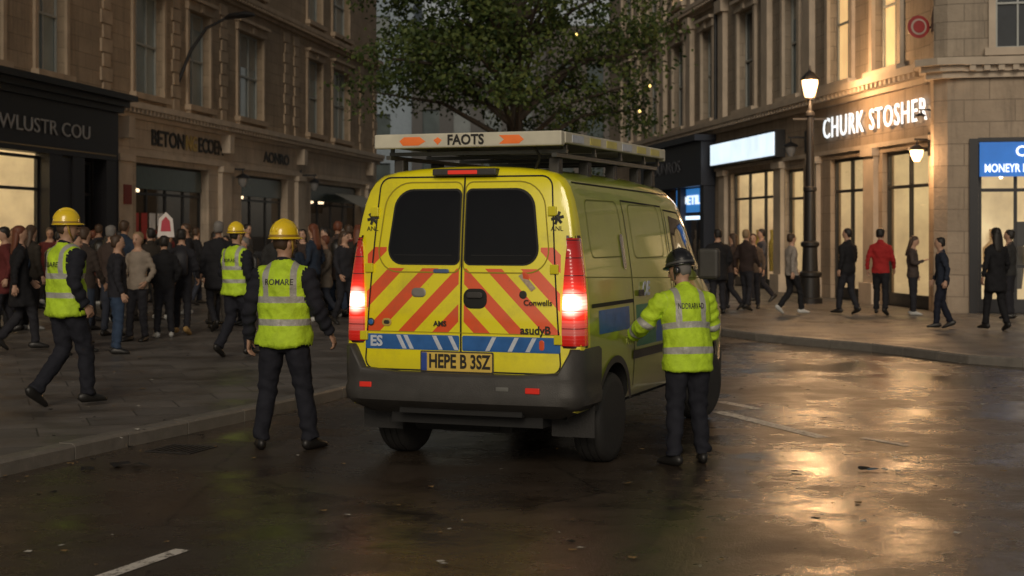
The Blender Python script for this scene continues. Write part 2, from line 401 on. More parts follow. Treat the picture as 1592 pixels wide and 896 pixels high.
def lantern(b, u, z, lit, out=.45, s=1.):
    ir = mat('black_iron', (.012, .012, .013), .4)
    b.box('lamp_bracket', ir, u-.03, u+.03, -out, -.002, z+.42*s, z+.47*s); b.box('lamp_bracket', ir, u-.06, u+.06, -.04, -.003, z+.1, z+.6*s)
    b.box('lamp_bracket', ir, u-.015, u+.015, -out*.9, -out*.9+.03, z+.3*s, z+.42*s)
    b.loft('lamp_cap', ir, [((u, -out*.88, z+.34*s), .02*s, .02*s), ((u, -out*.88, z+.27*s), .16*s, .16*s), ((u, -out*.88, z+.22*s), .19*s, .19*s)], 10)
    g = mat('lamp_glow', (1, .8, .5), .4, em=(1, .58, .24), es=7, var=0) if lit else mat('lamp_glass_off', (.2, .2, .2), .2)
    b.loft('lamp_globe', g, [((u, -out*.88, z+.215*s), .14*s, .14*s), ((u, -out*.88, z+.1*s), .12*s, .12*s), ((u, -out*.88, z-.02*s), .06*s, .06*s)], 10)

def frame(O, d):
    d = V((*d, 0)).normalized(); y = V((0, 0, 1)).cross(d)
    M = Matrix.Identity(4)
    for i in range(3): M[i][0] = d[i]; M[i][1] = y[i]; M[i][2] = (0, 0, 1)[i]
    M[0][3], M[1][3], M[2][3] = O[0], O[1], 0; return M

# ---- left stone building
L = Bd('stone_building', frame((-10.97, 33.1), (.1415, .98994)))
UL0, UL1 = -14, 35.3
w1 = [(-5.2, -3.4), (-1.6, 0.), (1.7, 3.2), (7.4, 9.5), (11.5, 13.3), (16., 18.6), (24.1, 26.1), (27.7, 30.3)]
w1o = [(a, c, 5.45, 8.2) for a, c in w1]; w2o = [(a, c, 9.6, 12.1) for a, c in w1]; w3o = [(a, c, 13.4, 15.2) for a, c in w1]
sh = [(7.6, 13.3, .12, 3.62), (16.4, 21.6, .12, 3.62), (24.6, 32.4, .12, 3.62)]
wall(L, ST_LB, 5.6, UL1, .0, 5.0, sh, part='ground_floor_walls')
wall(L, ST_L, UL0, UL1, 5.0, 16.5, w1o+w2o+w3o)
for i, o in enumerate(w1o):
    sash(L, *o, cols=3 if o[1]-o[0] > 2 else 2, rows=(.5,), pane=PANEP); surround(L, TRIMD, *o)
for o in w2o: sash(L, *o, cols=2, pane=PANEP); surround(L, TRIMD, *o, key=False)
for o in w3o: sash(L, *o, cols=2)
cornice(L, TRIM, 5.75, UL1+.2, 4.75, .4, .34); cornice(L, TRIMD, UL0, UL1+.2, 8.9, .38, .28); cornice(L, TRIMD, UL0, UL1+.2, 12.7, .3, .2, False)
cornice(L, TRIMD, UL0, UL1+.3, 15.9, .7, .7)
L.box('string_course', TRIM, 5.8, UL1, -.09, .05, 3.78, 3.92)
for u in (6.6, 14.6, 22.9, 33.6):
    L.box('pilasters', TRIM, u-.45, u+.45, -.14, .02, .12, 3.6, .01); L.box('pilasters', TRIM, u-.52, u+.52, -.2, .02, 3.602, 3.78)
    L.box('pilasters', TRIM, u-.55, u+.55, -.22, .02, .12, .55); L.box('console_brackets', TRIM, u-.2, u+.2, -.3, .0, 4.2, 4.748)
for u in (5.6, 10.5, 14.6, 21.4, 22.6, 32.4, 34.9):
    for k in range(10):
        ww = .34 if k % 2 else .22
        if not any(a-ww-.2 < u < c+ww+.2 for a, c in w1): L.box('quoins', TRIMD, u-ww, u+ww, -.05, .02, 5.2+k*.36, 5.2+k*.36+.33)
L.quad('end_wall', ST_L, (UL1, 0, 0), (UL1, 12, 0), (UL1, 12, 16.6), (UL1, 0, 16.6)); L.quad('end_wall', ST_L, (UL0, 0, 0), (UL0, 12, 0), (UL0, 12, 16.6), (UL0, 0, 16.6))
L.box('roof', SILVER, UL0, UL1, .3, 12, 16.61, 18.4)
shop(L, 7.6, 13.3, 3.62, wallm=DARKI, lit=1, mull=4); shop(L, 16.4, 21.6, 3.62, wallm=DARKI, lit=1, mull=3); shop(L, 24.6, 32.4, 3.62, wallm=DARKI, lit=1, mull=4)
TT = mat('transom_teal', (.05, .085, .085), .25)
L.box('transom_panels', TT, 7.7, 13.2, .2, .255, 2.95, 3.55); L.box('transom_panels', TT, 16.5, 21.5, .2, .255, 2.95, 3.55); L.box('transom_panels', TT, 24.7, 32.3, .2, .255, 2.95, 3.55)
L.add('awning', mat('awning_cloth', (.25, .25, .22), .7), [(28, -.02, 3.3), (32.6, -.02, 3.3), (32.6, -1.1, 2.75), (28, -1.1, 2.75), (28, -1.1, 2.55), (32.6, -1.1, 2.55)], [(0, 1, 2, 3), (3, 2, 5, 4)])
cu = -.36
L.box('shopfront_fascia', BLACK, UL0, 5.55, cu, .0, 3.55, 4.75)
for k, (z, p) in enumerate(((4.752, .1), (4.9, .22), (5.05, .38))): L.box('shopfront_cornice', BLACK, UL0, 5.6+p*.8, cu-p, .0, z, z+.145)
for u in (-3.2, 2.0, 3.25, 5.2): L.box('shopfront_pilasters', BLACK, u-.33, u+.33, cu+.02, .0, .12, 3.548)
L.quad('shopfront_return', BLACK, (5.552, cu, 0), (5.552, 0, 0), (5.552, 0, 4.9), (5.552, cu, 4.9))
L.box('shopfront_fascia_trim', mat('gold_line', (.2, .15, .07), .4), UL0, 5.4, cu-.012, cu-.002, 3.66, 3.69)
shop(L, -2.85, 1.65, 3.5, lit=2, mull=2, w=-.05, tr=.75)
shop(L, 3.6, 4.85, 3.5, wallm=DARKI, lit=0, mull=1, w=.1, clutter=False)
shop(L, -13, -3.6, 3.5, lit=1, mull=5, w=-.05)
L.box('door_lining', BLACK, 2.34, 2.9, -.3, -.1, .12, 3.5)
L.box('window_display_red', goods[0], -.6, 1.5, .3, .5, 1.0, 1.45)
L.box('wall_plaque', mat('red_plaque', (.2, .03, .02), .5), 6.4, 6.9, -.17, -.142, 2.5, 3.0)
lantern(L, 15.2, 3.2, False, .5, 1.2); lantern(L, 23.2, 3.3, False, .6, 1.2)
for k in range(4): L.box('poster', goods[R.choice([0, 6])], 8.0+k*.6, 8.4+k*.6, .24, .26, 1.6, 2.3)
le = L.finish()
blk = mat('black_letters', (.02, .018, .015), .5); gld = mat('gold_letters', (.5, .35, .08), .4)
text(le, 'shop_sign_letters', 'OWLUSTR COU', .46, (1.2, cu-.02, 4.12), mat('grey_letters', (.30, .30, .30), .4), fit=5.2)
text(le, 'shop_sign_letters', 'BETON', .60, (9.9, -.03, 4.32), blk, bold=.012, fit=2.5); text(le, 'shop_sign_letters', 'NG', .60, (11.75, -.03, 4.32), gld, bold=.012, fit=.9)
text(le, 'shop_sign_letters', 'ECOEN', .60, (13.45, -.03, 4.32), blk, bold=.012, fit=2.2)
text(le, 'shop_sign_letters', 'AONRO', .5, (20.2, -.03, 4.28), blk, bold=.012, fit=3.)

# ---- right building, street side
Rb = Bd('corner_building', frame((8.88, 32.6), (.1271, -.9919)))
UR0 = -36
wr = [(-3.35, -1.8), (-6.5, -4.9), (-10.3, -9.0), (-14.9, -13.2), (-19.4, -18.), (-23.6, -22.), (-28., -26.2), (-33, -31.)]
r1 = [(a, c, 5.5, 8.5) for a, c in wr]; r2 = [(a, c, 9.9, 12.4) for a, c in wr]; r3 = [(a, c, 13.8, 15.8) for a, c in wr]
rs = [(-2.9, -.2, .12, 3.6), (-6.5, -4.1, .12, 3.6), (-10.3, -8.7, .12, 3.5), (-15.9, -11.0, .12, 3.6), (-27.5, -18.2, .12, 3.4)]
wall(Rb, ST_RB, UR0, 0, 0, 5.0, rs, part='ground_floor_walls'); wall(Rb, ST_R, UR0, 0, 5.0, 17.5, r1+r2+r3)
for i, o in enumerate(r1): sash(Rb, *o, pane=PANEL_ if i in (0, 1) else (PANED if i % 2 else PANE), cols=2, rows=(.5,)); surround(Rb, TRIM, *o, t=.2, p=.09)
for i, o in enumerate(r2): sash(Rb, *o, pane=PANEL_ if i in (5, 3) else PANE, cols=2); surround(Rb, TRIM, *o, t=.18)
for o in r3: sash(Rb, *o, cols=2)
cornice(Rb, TRIM, UR0, 0, 4.95, .4, .34); cornice(Rb, TRIM, UR0, 0, 9.15, .35, .3); cornice(Rb, TRIM, UR0, 0, 13.0, .3, .22, False); cornice(Rb, TRIM, UR0, 0, 16.7, .8, .8)
Rb.box('string_course', TRIM, UR0, -.02, -.07, .05, 3.74, 3.84)
for u in (-3.5, -7.6, -10.68, -16.6, -28.4):
    Rb.box('pilasters', TRIM, u-.34, u+.34, -.12, .02, .12, 3.55); Rb.box('pilasters', TRIM, u-.40, u+.40, -.18, .02, 3.552, 3.735); Rb.box('pilasters', TRIM, u-.42, u+.42, -.2, .02, .12, .6)
for u in (-8., -11.8, -16.6, -20.9, -25., -29.6):
    Rb.box('upper_pilasters', TRIM, u-.3, u+.3, -.16, .02, 5.352, 9.14); Rb.box('upper_pilasters', TRIM, u-.25, u+.25, -.13, .02, 9.52, 12.98); Rb.box('upper_pilasters', TRIM, u-.4, u+.4, -.26, .02, 8.75, 9.13)
Rb.loft('drain_pipe', FRAMED, [((-17.3, -.12, 5.4), .06, .06), ((-17.3, -.12, 16), .06, .06)], 8)
shop(Rb, -2.9, -.2, 3.6, lit=2, mull=2, fr=FRAMED, w=.16); shop(Rb, -6.5, -4.1, 3.6, lit=2, mull=2, w=.16); shop(Rb, -10.3, -8.7, 3.5, lit=2, mull=1, w=.16)
shop(Rb, -15.9, -11.0, 3.6, lit=2, mull=3, w=.16); shop(Rb, -27.5, -18.2, 3.4, wallm=DARKI, lit=1, mull=6)
SGN = mat('white_sign_light', (1, 1, 1), .4, em=(.72, .88, 1), es=1.35, var=.4, vs=1.4)
Rb.box('sign_box', FRAMED, -17.3, -10.2, -.3, -.02, 3.86, 4.62); Rb.box('sign_face', SGN, -17.2, -10.3, -.325, -.302, 3.91, 4.56)
Rb.box('navy_fascia', NAVY, -28, -17.7, -.5, -.02, 3.3, 4.75); Rb.box('navy_fascia', NAVY, -28.1, -17.6, -.75, -.02, 4.752, 4.95)
for u in (-18, -21.2, -24.4, -27.7): Rb.box('navy_pilasters', NAVY, u-.25, u+.25, -.4, -.02, .12, 3.298)
Rb.box('blue_shop_sign', mat('blue_sign_light', (.1, .3, .7), .4, em=(.03, .20, .55), es=.8), -22.4, -18.6, -.2, -.16, 2.45, 3.25)
Rb.box('blue_shop_sign', mat('blue_sign_white', (.8, .8, 1), .4, em=(.6, .8, 1), es=2.), -22.4, -18.6, -.22, -.17, 2.2, 2.32)
Rb.quad('end_wall', ST_R, (UR0, 0, 0), (UR0, 12, 0), (UR0, 12, 17.5), (UR0, 0, 17.5))
Rb.box('roof', SILVER, UR0, 0, .4, 12, 17.51, 19.5)
lantern(Rb, -.1, 3.3, True, .35, 1.0); lantern(Rb, -8.4, 3.8, False, .5, 1.1); lantern(Rb, .0, 4.1, False, .3, .6)
re = Rb.finish()
WL = mat('lit_white_letters', (1, 1, 1), .4, em=(.85, .95, 1), es=1.15, var=0)
text(re, 'shop_sign_letters', 'CHURK', .74, (-5.35, -.09, 4.38), WL, bold=.0, ext=.012, fit=2.9, space=1.15)
text(re, 'shop_sign_letters', 'STOSHER', .70, (-1.80, -.09, 4.38), WL, bold=.0, ext=.012, fit=3.4, space=1.15)
text(re, 'shop_sign_letters', 'COUNROS', .6, (-23, -.53, 4.0), mat('dim_letters', (.18, .19, .22), .4), fit=5)
text(re, 'shop_sign_letters', 'POETIL', .42, (-20.5, -.225, 2.85), WL, fit=3.2, bold=.01)

# ---- right building, corner and square side
F2 = Bd('square_front_building', frame((9.3, 31.75), (1, -.25)))
wall(F2, ST_RB, .0, 12, 0, 5.0, [(.28, 1.75, .12, 3.6), (2.6, 5, .12, 3.6), (6, 9, .12, 3.6)], part='ground_floor_walls')
f1 = [(.62, 1.95, 5.55, 8.4), (3.2, 4.6, 5.55, 8.4), (6.2, 7.6, 5.55, 8.4), (9.2, 10.6, 5.55, 8.4)]; f2 = [(a, b_, 9.9, 12.4) for a, b_, c, d in f1]
wall(F2, ST_R, .0, 12, 5.0, 17.5, f1+f2)
for o in f1+f2: sash(F2, *o, pane=PANED, cols=3, rows=(.33, .5, .75), t=.045); surround(F2, TRIM, *o, t=.14)
cornice(F2, TRIM, .0, 12, 4.95, .4, .34); cornice(F2, TRIM, .0, 12, 9.15, .35, .3); cornice(F2, TRIM, .0, 12, 16.7, .8, .8)
cp = [(-.655, .585), (-.6, .2), (-.33, .02), (0, 0)]
for i in range(3):
    a, c = cp[i], cp[i+1]
    F2.quad('corner_wall', ST_R, (a[0], a[1], 5.35), (c[0], c[1], 5.35), (c[0], c[1], 17.5), (a[0], a[1], 17.5)); F2.quad('corner_wall', ST_RB, (a[0], a[1], 0), (c[0], c[1], 0), (c[0], c[1], 5.0), (a[0], a[1], 5.0))
def ringo(off, z0, z1, m, part):
    pts = [(-.655-off, .6), (-.62-off, .16-off*.5), (-.36-off*.5, -.0-off), (0, -off), (0, .3), (-.3, .6)]
    n = len(pts); vs_ = [(x, y, z0) for x, y in pts]+[(x, y, z1) for x, y in pts]
    F2.add(part, m, vs_, [tuple(range(n-1, -1, -1)), tuple(range(n, 2*n))]+[(i, (i+1) % n, (i+1) % n+n, i+n) for i in range(n)])
ringo(.14, 4.95, 5.08, TRIM, 'corner_cornice'); ringo(.24, 5.082, 5.2, TRIM, 'corner_cornice'); ringo(.36, 5.202, 5.35, TRIM, 'corner_cornice'); ringo(.3, 9.15, 9.5, TRIM, 'corner_cornice')
shop(F2, .28, 1.75, 3.6, lit=2, mull=2, fr=BLACK, tr=.95, w=.2); shop(F2, 2.6, 5, 3.6, lit=2, mull=3); shop(F2, 6, 9, 3.6, lit=1, mull=3)
F2.box('blue_sign', mat('blue_sign_panel', (.02, .12, .4), .4, em=(.008, .14, .50), es=.8, var=.35, vs=2), .3, 2.3, -.14, -.02, 2.92, 3.62)
F2.box('black_door_surround', BLACK, .1, .275, -.08, .05, .12, 3.7); F2.box('black_door_surround', BLACK, .276, 2.3, -.06, .04, 3.64, 3.72); F2.box('door_rail', BLACK, .3, 1.7, .14, .19, 1.05, 1.12)
F2.box('counter', goods[4], .4, 1.7, 1.6, 2.2, .14, 1.2); F2.box('notice', goods[3], 1.0, 1.35, .17, .185, 1.5, 2.0)
F2.quad('end_wall', ST_R, (12, 0, 0), (12, 12, 0), (12, 12, 17.5), (12, 0, 17.5))
fe = F2.finish()
text(fe, 'sign_letters', 'MONEYR BOR', .24, (.93, -.16, 3.08), WL, bold=.003, fit=1.08)
text(fe, 'sign_mark', 'C', .3, (1.1, -.16, 3.42), WL, bold=.006)

rs_ = Bd('hanging_sign', frame((8.88, 32.6), (.1271, -.9919)))
rdm = mat('red_sign', (.28, .03, .03), .4); wtm = mat('cream_sign', (.4, .33, .28), .4)
for rr, yy, mm in ((.24, 0, rdm), (.17, -.014, wtm), (.13, -.028, rdm)):
    vs_, fs_ = loft([((.10-yy, -.35, 6.1), rr, rr), ((.10-yy+.013, -.35, 6.1), rr, rr)], 24, V((0, 1, 0))); rs_.add('disc', mm, vs_, fs_)
rs_.box('bracket', FRAMED, .04, .08, -.54, -.0, 6.08, 6.12); rs_.finish()

# distant buildings
for nm, x0, x1, y, h, c in (('glass_tower', -12, -6.6, 104, 34, (.26, .32, .38)), ('distant_building', -6.5, 2.2, 100, 14.5, (.10, .10, .10)), ('distant_building', 2.3, 14, 103, 15, (.12, .11, .10)), ('distant_building', -30, -12.1, 96, 20, (.10, .10, .10))):
    b = Bd(nm, frame((x0, y), (1, 0))); W = x1-x0
    ops = []; zz = 4.5
    while zz < h-2:
        u = .7
        while u < W-1.2: ops.append((u, u+1.1, zz, zz+1.9)); u += 2
        zz += 3.3
    wm = mat(nm+'_stone%d' % int(h), c, .8, bs=.2)
    wall(b, wm, 0, W, 0, h, ops)
    for o in ops: b.quad('windows', PANE, (o[0], .2, o[2]), (o[1], .2, o[2]), (o[1], .2, o[3]), (o[0], .2, o[3]))
    b.quad('side', wm, (0, 0, 0), (0, 10, 0), (0, 10, h), (0, 0, h)); b.quad('side', wm, (W, 0, 0), (W, 10, 0), (W, 10, h), (W, 0, h))
    b.box('parapet', wm, 0, W, -.2, 10, h+.002, h+.5); b.finish()

# ------------------------------------------------------------------ street lamps
def lamp_post(x, y):
    b = Bd('street_lamp', Matrix.Translation((x, y, .12))); ir = mat('black_iron', (.012, .012, .013), .4)
    prof = [(0, .29), (.12, .29), (.14, .24), (.6, .23), (.65, .28), (.72, .28), (.76, .19), (1.3, .17), (1.35, .22), (1.42, .22), (1.46, .14), (2.6, .125), (2.63, .16), (2.7, .16), (2.73, .11), (4.35, .075), (4.38, .11), (4.45, .11), (4.5, .055), (4.72, .05), (4.75, .12), (4.8, .13)]
    b.loft('post', ir, [((0, 0, z), r, r) for z, r in prof], 14)
    b.box('ladder_bar', ir, -.4, .4, -.02, .02, 4.28, 4.32)
    g = mat('lantern_glow', (1, .8, .5), .4, em=(1, .56, .22), es=9, var=0)
    b.loft('lantern_glass', g, [((0, 0, 4.81), .10, .10), ((0, 0, 5.12), .18, .18), ((0, 0, 5.2), .18, .18)], 12)
    for k in range(6):
        a = k*math.pi/3; c_, s_ = math.cos(a), math.sin(a)
        b.loft('lantern_bars', ir, [((c_*.12, s_*.12, 4.8), .012, .012), ((c_*.20, s_*.20, 5.2), .012, .012)], 6)
    b.loft('lantern_roof', ir, [((0, 0, 5.2), .24, .24), ((0, 0, 5.25), .21, .21), ((0, 0, 5.38), .1, .1), ((0, 0, 5.42), .04, .04), ((0, 0, 5.55), .015, .015)], 12)
    b.finish()
lamp_post(6.95, 36)
def pl(loc, e, col=(1, .58, .28), r=.2):
    d = bpy.data.lights.new('lantern_light', 'POINT'); d.energy = e; d.color = col; d.shadow_soft_size = r
    o = bpy.data.objects.new('lantern_light', d); S.collection.objects.link(o); o.location = loc
pl((6.9, 35.6, 5.1), 330); pl((8.3, 32.3, 3.3), 90)
cb_ = Bd('street_lamp', frame((-10.97, 33.1), (.1415, .98994))); ir = mat('black_iron', (.012, .012, .013), .4)
cb_.loft('arm', ir, [((10.7, 0, 6.0), .05, .05), ((10.75, -.35, 6.9), .05, .05), ((10.8, -.8, 7.55), .045, .045), ((10.85, -1.4, 7.85), .04, .04)], 8)
cb_.loft('head', ir, [((10.85, -1.35, 7.83), .05, .05), ((10.85, -1.5, 7.88), .17, .09), ((10.85, -1.95, 7.92), .19, .10), ((10.85, -2.2, 7.9), .06, .04)], 10); cb_.finish()

# ------------------------------------------------------------------ tree
tb = Bd('street_tree', Matrix.Translation((.1, 45, .1)))
bark = mat('bark', (.05, .04, .03), .9, bs=.8, bscale=15)
tb.loft('trunk', bark, [((0, 0, 0), .36, .36), ((0, 0, .5), .27, .27), ((.05, 0, 2.5), .23, .23), ((0, .1, 4.5), .2, .2), ((.1, 0, 7), .15, .15), ((.2, 0, 10), .09, .09), ((.2, 0, 13), .03, .03)], 12)
clumps = []
for i in range(54):
    a = R.uniform(0, 6.28); z0 = R.uniform(3.4, 9.5); ln = R.uniform(2.6, 5.0)*(1.15-.045*(z0-3.8)); 
    e = V((math.cos(a)*ln, math.sin(a)*ln*.85, z0+R.uniform(.2, 3.0))); s0 = V((0, 0, z0)); mid = s0.lerp(e, .5)+V((0, 0, .45))
    tb.loft('limbs', bark, [(s0, .10, .10), (mid, .06, .06), (e, .02, .02)], 6)
    for t in (.45, .62, .78, .92, 1.04):
        p = s0.lerp(e, t)+V((0, 0, .9*t*(1-t)*2)); clumps.append((p+V([R.gauss(0, .3) for _ in range(3)]), R.uniform(.32, .62)))
for i in range(60):
    a = R.uniform(0, 6.28); rr = R.uniform(.2, 1)**.5; z = R.uniform(4.6, 14.5)
    k = math.sqrt(max(0, 1-((z-8.6)/6.2)**2)); clumps.append((V((math.cos(a)*rr*4.6*k+.3, math.sin(a)*rr*4*k, z)), R.uniform(.35, .7)))
lv = []; lf = []
for c, r in clumps:
    dn = int(105*r/.5)
    for j in range(dn):
        p = c+V((R.gauss(0, r*.8), R.gauss(0, r*.8), R.gauss(0, r*.42)))
        d = V((R.gauss(0, 1), R.gauss(0, 1), R.gauss(-.7, .6))).normalized(); s_ = V((R.gauss(0, 1), R.gauss(0, 1), R.gauss(0, 1))).cross(d).normalized(); ln = R.uniform(.10, .21)
        o = len(lv); lv += [p, p+d*ln*.5+s_*ln*.30, p+d*ln, p+d*ln*.5-s_*ln*.30]; lf.append((o, o+1, o+2, o+3))
m, n, l, p = nt('leaves'); g = n.new('ShaderNodeNewGeometry')
rp = n.new('ShaderNodeValToRGB'); l.new(g.outputs['Random Per Island'], rp.inputs[0]); e = rp.color_ramp.elements
e[0].color = (.018, .040, .012, 1); e[1].color = (.085, .115, .03, 1); l.new(rp.outputs[0], p.inputs['Base Color']); p.inputs['Roughness'].default_value = .6; p.inputs['Specular IOR Level'].default_value = .25
tb.add('foliage', m, lv, lf)
gl = mat('fairy_light', (1, .8, .3), .4, em=(1, .70, .2), es=2.2, var=0)
for c in ((1.6, -4.2, 6.9), (3.6, -3.6, 5.6), (3.3, -3.9, 4.9)):
    c = V(c); s_ = .04
    tb.loft('tree_lights', gl, [(c-V((0, 0, s_)), .01, .01), (c, s_, s_), (c+V((0, 0, s_)), .01, .01)], 6)
tb.finish()

# ------------------------------------------------------------------ van
VM = Matrix.Translation((-.385, 11.63, 0)) @ Matrix.Rotation(rad(-21), 4, 'Z')
van = empty('emergency_van', VM)
PR = [(0, .45), (.6, .45), (.91, .46), (.94, .52), (.955, .7), (.96, .85), (.96, 1.0), (.955, 1.15), (.948, 1.3), (.935, 1.45), (.915, 1.6), (.89, 1.76), (.865, 1.92), (.838, 2.04), (.805, 2.135), (.765, 2.197), (.70, 2.242), (.58, 2.27), (.4, 2.287), (.2, 2.297), (0, 2.30)]
RZ = 1.30
def hw(z):
    for i in range(3, len(PR)-1):
        if PR[i][1] <= z <= PR[i+1][1]:
            t = (z-PR[i][1])/(PR[i+1][1]-PR[i][1]); return PR[i][0]+(PR[i+1][0]-PR[i][0])*t
    return PR[3][0] if z < 1 else 0
def yr(z): return .10*max(0, (z-1.1)/1.2)**1.8
def top(y):
    K = [(0, 2.28), (.1, 2.30), (2.0, 2.295), (3.0, 2.25), (3.3, 2.17), (4.15, 1.36), (4.6, 1.17), (4.75, 1.02), (4.8, .92)]
    for i in range(len(K)-1):
        if K[i][0] <= y <= K[i+1][0]:
            t = (y-K[i][0])/(K[i+1][0]-K[i][0]); return K[i][1]+(K[i+1][1]-K[i][1])*t
    return K[-1][1]
def sidex(y, z):
    tp = top(y); z0 = 1+(z-1)*RZ/(tp-1) if z > 1 and tp > 1.05 else z
    return hw(min(z0, 2.23))*(1-.10*max(0, (y-4.1)/.7)**2)
mb, n, l, p = nt('van_paint')
tc = n.new('ShaderNodeTexCoord').outputs['Object']; sp = n.new('ShaderNodeSeparateXYZ'); l.new(tc, sp.inputs[0])
ax = mth(n, l, 'ABSOLUTE', sp.outputs[0]); z_ = sp.outputs[2]; y_ = sp.outputs[1]
stt = mth(n, l, 'LESS_THAN', mth(n, l, 'FRACT', mth(n, l, 'DIVIDE', mth(n, l, 'ADD', z_, ax), .285)), .47)
reg = mth(n, l, 'MULTIPLY', mth(n, l, 'MULTIPLY', mth(n, l, 'GREATER_THAN', z_, 1.03), mth(n, l, 'LESS_THAN', z_, mth(n, l, 'ADD', 1.52, mth(n, l, 'MULTIPLY', mth(n, l, 'GREATER_THAN', ax, .63), .16)))), mth(n, l, 'LESS_THAN', ax, .79))
reg = mth(n, l, 'MULTIPLY', mth(n, l, 'MULTIPLY', reg, mth(n, l, 'LESS_THAN', y_, .06)), mth(n, l, 'GREATER_THAN', ax, .022))
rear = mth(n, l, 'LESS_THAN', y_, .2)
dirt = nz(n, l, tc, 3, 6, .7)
yel = mixc(n, l, rear, (.37, .44, .05), (.90, .80, .012))  # flanks a darker olive: their shade is painted into the yellow
yel = mixc(n, l, mth(n, l, 'MULTIPLY', stt, reg), yel, (.85, .11, .025))
yel = mixc(n, l, ramp(n, l, dirt, .5, .85, (0, 0, 0), (.45,)*3), yel, (.16, .13, .06))
spk = nz(n, l, tc, 38, 4, .7)
yel = mixc(n, l, ramp(n, l, spk, .64, .74, (0, 0, 0), (.35,)*3), yel, (.12, .10, .05))
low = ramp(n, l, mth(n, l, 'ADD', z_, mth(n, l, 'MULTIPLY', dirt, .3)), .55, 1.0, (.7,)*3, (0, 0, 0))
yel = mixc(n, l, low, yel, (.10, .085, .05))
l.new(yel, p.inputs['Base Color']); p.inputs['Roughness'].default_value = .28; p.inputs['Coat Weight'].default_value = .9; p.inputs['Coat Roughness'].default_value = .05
bump(n, l, p, nz(n, l, tc, 1.6, 2), .3, .012)
plas = mat('van_plastic', (.045, .042, .038), .5, var=.4, vs=8, bs=.25, bscale=120); rub = mat('tyre_rubber', (.022, .021, .02), .7, bs=.4, bscale=60); under = mat('underbody', (.012, .012, .012), .8)
ys = [(0, .035), (.012, .012), (.045, 0), (.15, 0), (.35, 0), (.7, 0), (1.1, 0), (1.5, 0), (2, 0), (2.5, 0), (3, 0), (3.15, 0), (3.3, 0), (3.5, 0), (3.72, 0), (3.95, 0), (4.15, 0), (4.35, 0), (4.55, 0), (4.68, .01), (4.75, .03), (4.79, .08)]
full = PR + [(-x, z) for x, z in PR[-2:0:-1]]
nf = len(full); vs = []; fs = []
for y, ins in ys:
    tp = top(y)
    for x, z in full:
        cx = V((x, z))-V((0, 1.3)); 
        if ins: cx = cx*(1-ins/1.0)
        x2, z2 = cx.x, cx.y+1.3
        if z2 > 1: z2 = 1+(z2-1)*(tp-1)/RZ
        x2 *= 1-.10*max(0, (y-4.1)/.7)**2
        vs.append((x2, y+yr(z2)*max(0, 1-y/1.1), z2))
for i in range(len(ys)-1):
    for k in range(nf): k2 = (k+1) % nf; fs.append((i*nf+k, i*nf+k2, (i+1)*nf+k2, (i+1)*nf+k))
for base in (0, (len(ys)-1)*nf):
    h = len(PR)-1
    for k in range(h):
        a, b_ = base+k, base+k+1; c_, d_ = base+(nf-k) % nf, base+(nf-k-1) % nf
        f = []
        for q in (a, b_, d_, c_):
            if q not in f: f.append(q)
        if len(f) > 2: fs.append(tuple(f if base == 0 else f[::-1]))
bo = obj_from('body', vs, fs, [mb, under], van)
bm = bmesh.new(); bm.from_mesh(bo.data); bmesh.ops.recalc_face_normals(bm, faces=bm.faces); bm.to_mesh(bo.data); bm.free()
WY = (.83, 3.85)
for yy in WY:
    for sx in (1, -1):
        cvs, cfs = loft([((sx*.64, yy, .36), .43, .43), ((sx*1.15, yy, .36), .43, .43)], 40, V((0, 1, 0)))
        c = obj_from('cut', cvs, cfs, [mb, under]); c.parent = van
        bm = bmesh.new(); bm.from_mesh(c.data); bmesh.ops.recalc_face_normals(bm, faces=bm.faces); bm.to_mesh(c.data); bm.free()
        for pp in c.data.polygons: pp.material_index = 1
        bpy.context.view_layer.update()
        md = bo.modifiers.new('c', 'BOOLEAN'); md.operation = 'DIFFERENCE'; md.object = c; md.solver = 'EXACT'
        bpy.context.view_layer.update()
        me = bpy.data.meshes.new_from_object(bo.evaluated_get(bpy.context.evaluated_depsgraph_get()))
        bo.modifiers.clear(); bo.data = me; bpy.data.objects.remove(c)
for pp in bo.data.polygons: pp.use_smooth = True
bo.data.set_sharp_from_angle(angle=rad(32))
def rrect(x0, x1, z0, z1, r, n=5, tx=0., tl=0.):
    o = []
    for cx, cz, a0 in ((x1-r, z1-r, 0), (x0+r, z1-r, 90), (x0+r, z0+r, 180), (x1-r, z0+r, 270)):
        for i in range(n+1): a = rad(a0+90*i/n); o.append((cx+math.cos(a)*r, cz+math.sin(a)*r))
    cx = (x0+x1)/2; out = []
    for x, z in o:
        t = (z-z0)/(z1-z0); out.append((x-(tx*t if x > cx else -tl*t), z))
    return out
def winol(x0, x1, z0, z1, ri, ro, tx, n=7):
    o = []
    for cx, cz, a0, r in ((x1, z1, 0, ro), (x0, z1, 90, ri), (x0, z0, 180, ri), (x1, z0, 270, ro)):
        qx = cx-r if a0 in (0, 270) else cx+r; qz = cz-r if a0 in (0, 90) else cz+r
        for i in range(n+1): a = rad(a0+90*i/n); o.append((qx+math.cos(a)*r, qz+math.sin(a)*r))
    return [(x-(tx*(z-z0)/(z1-z0) if x > (x0+x1)/2 else 0), z) for x, z in o]
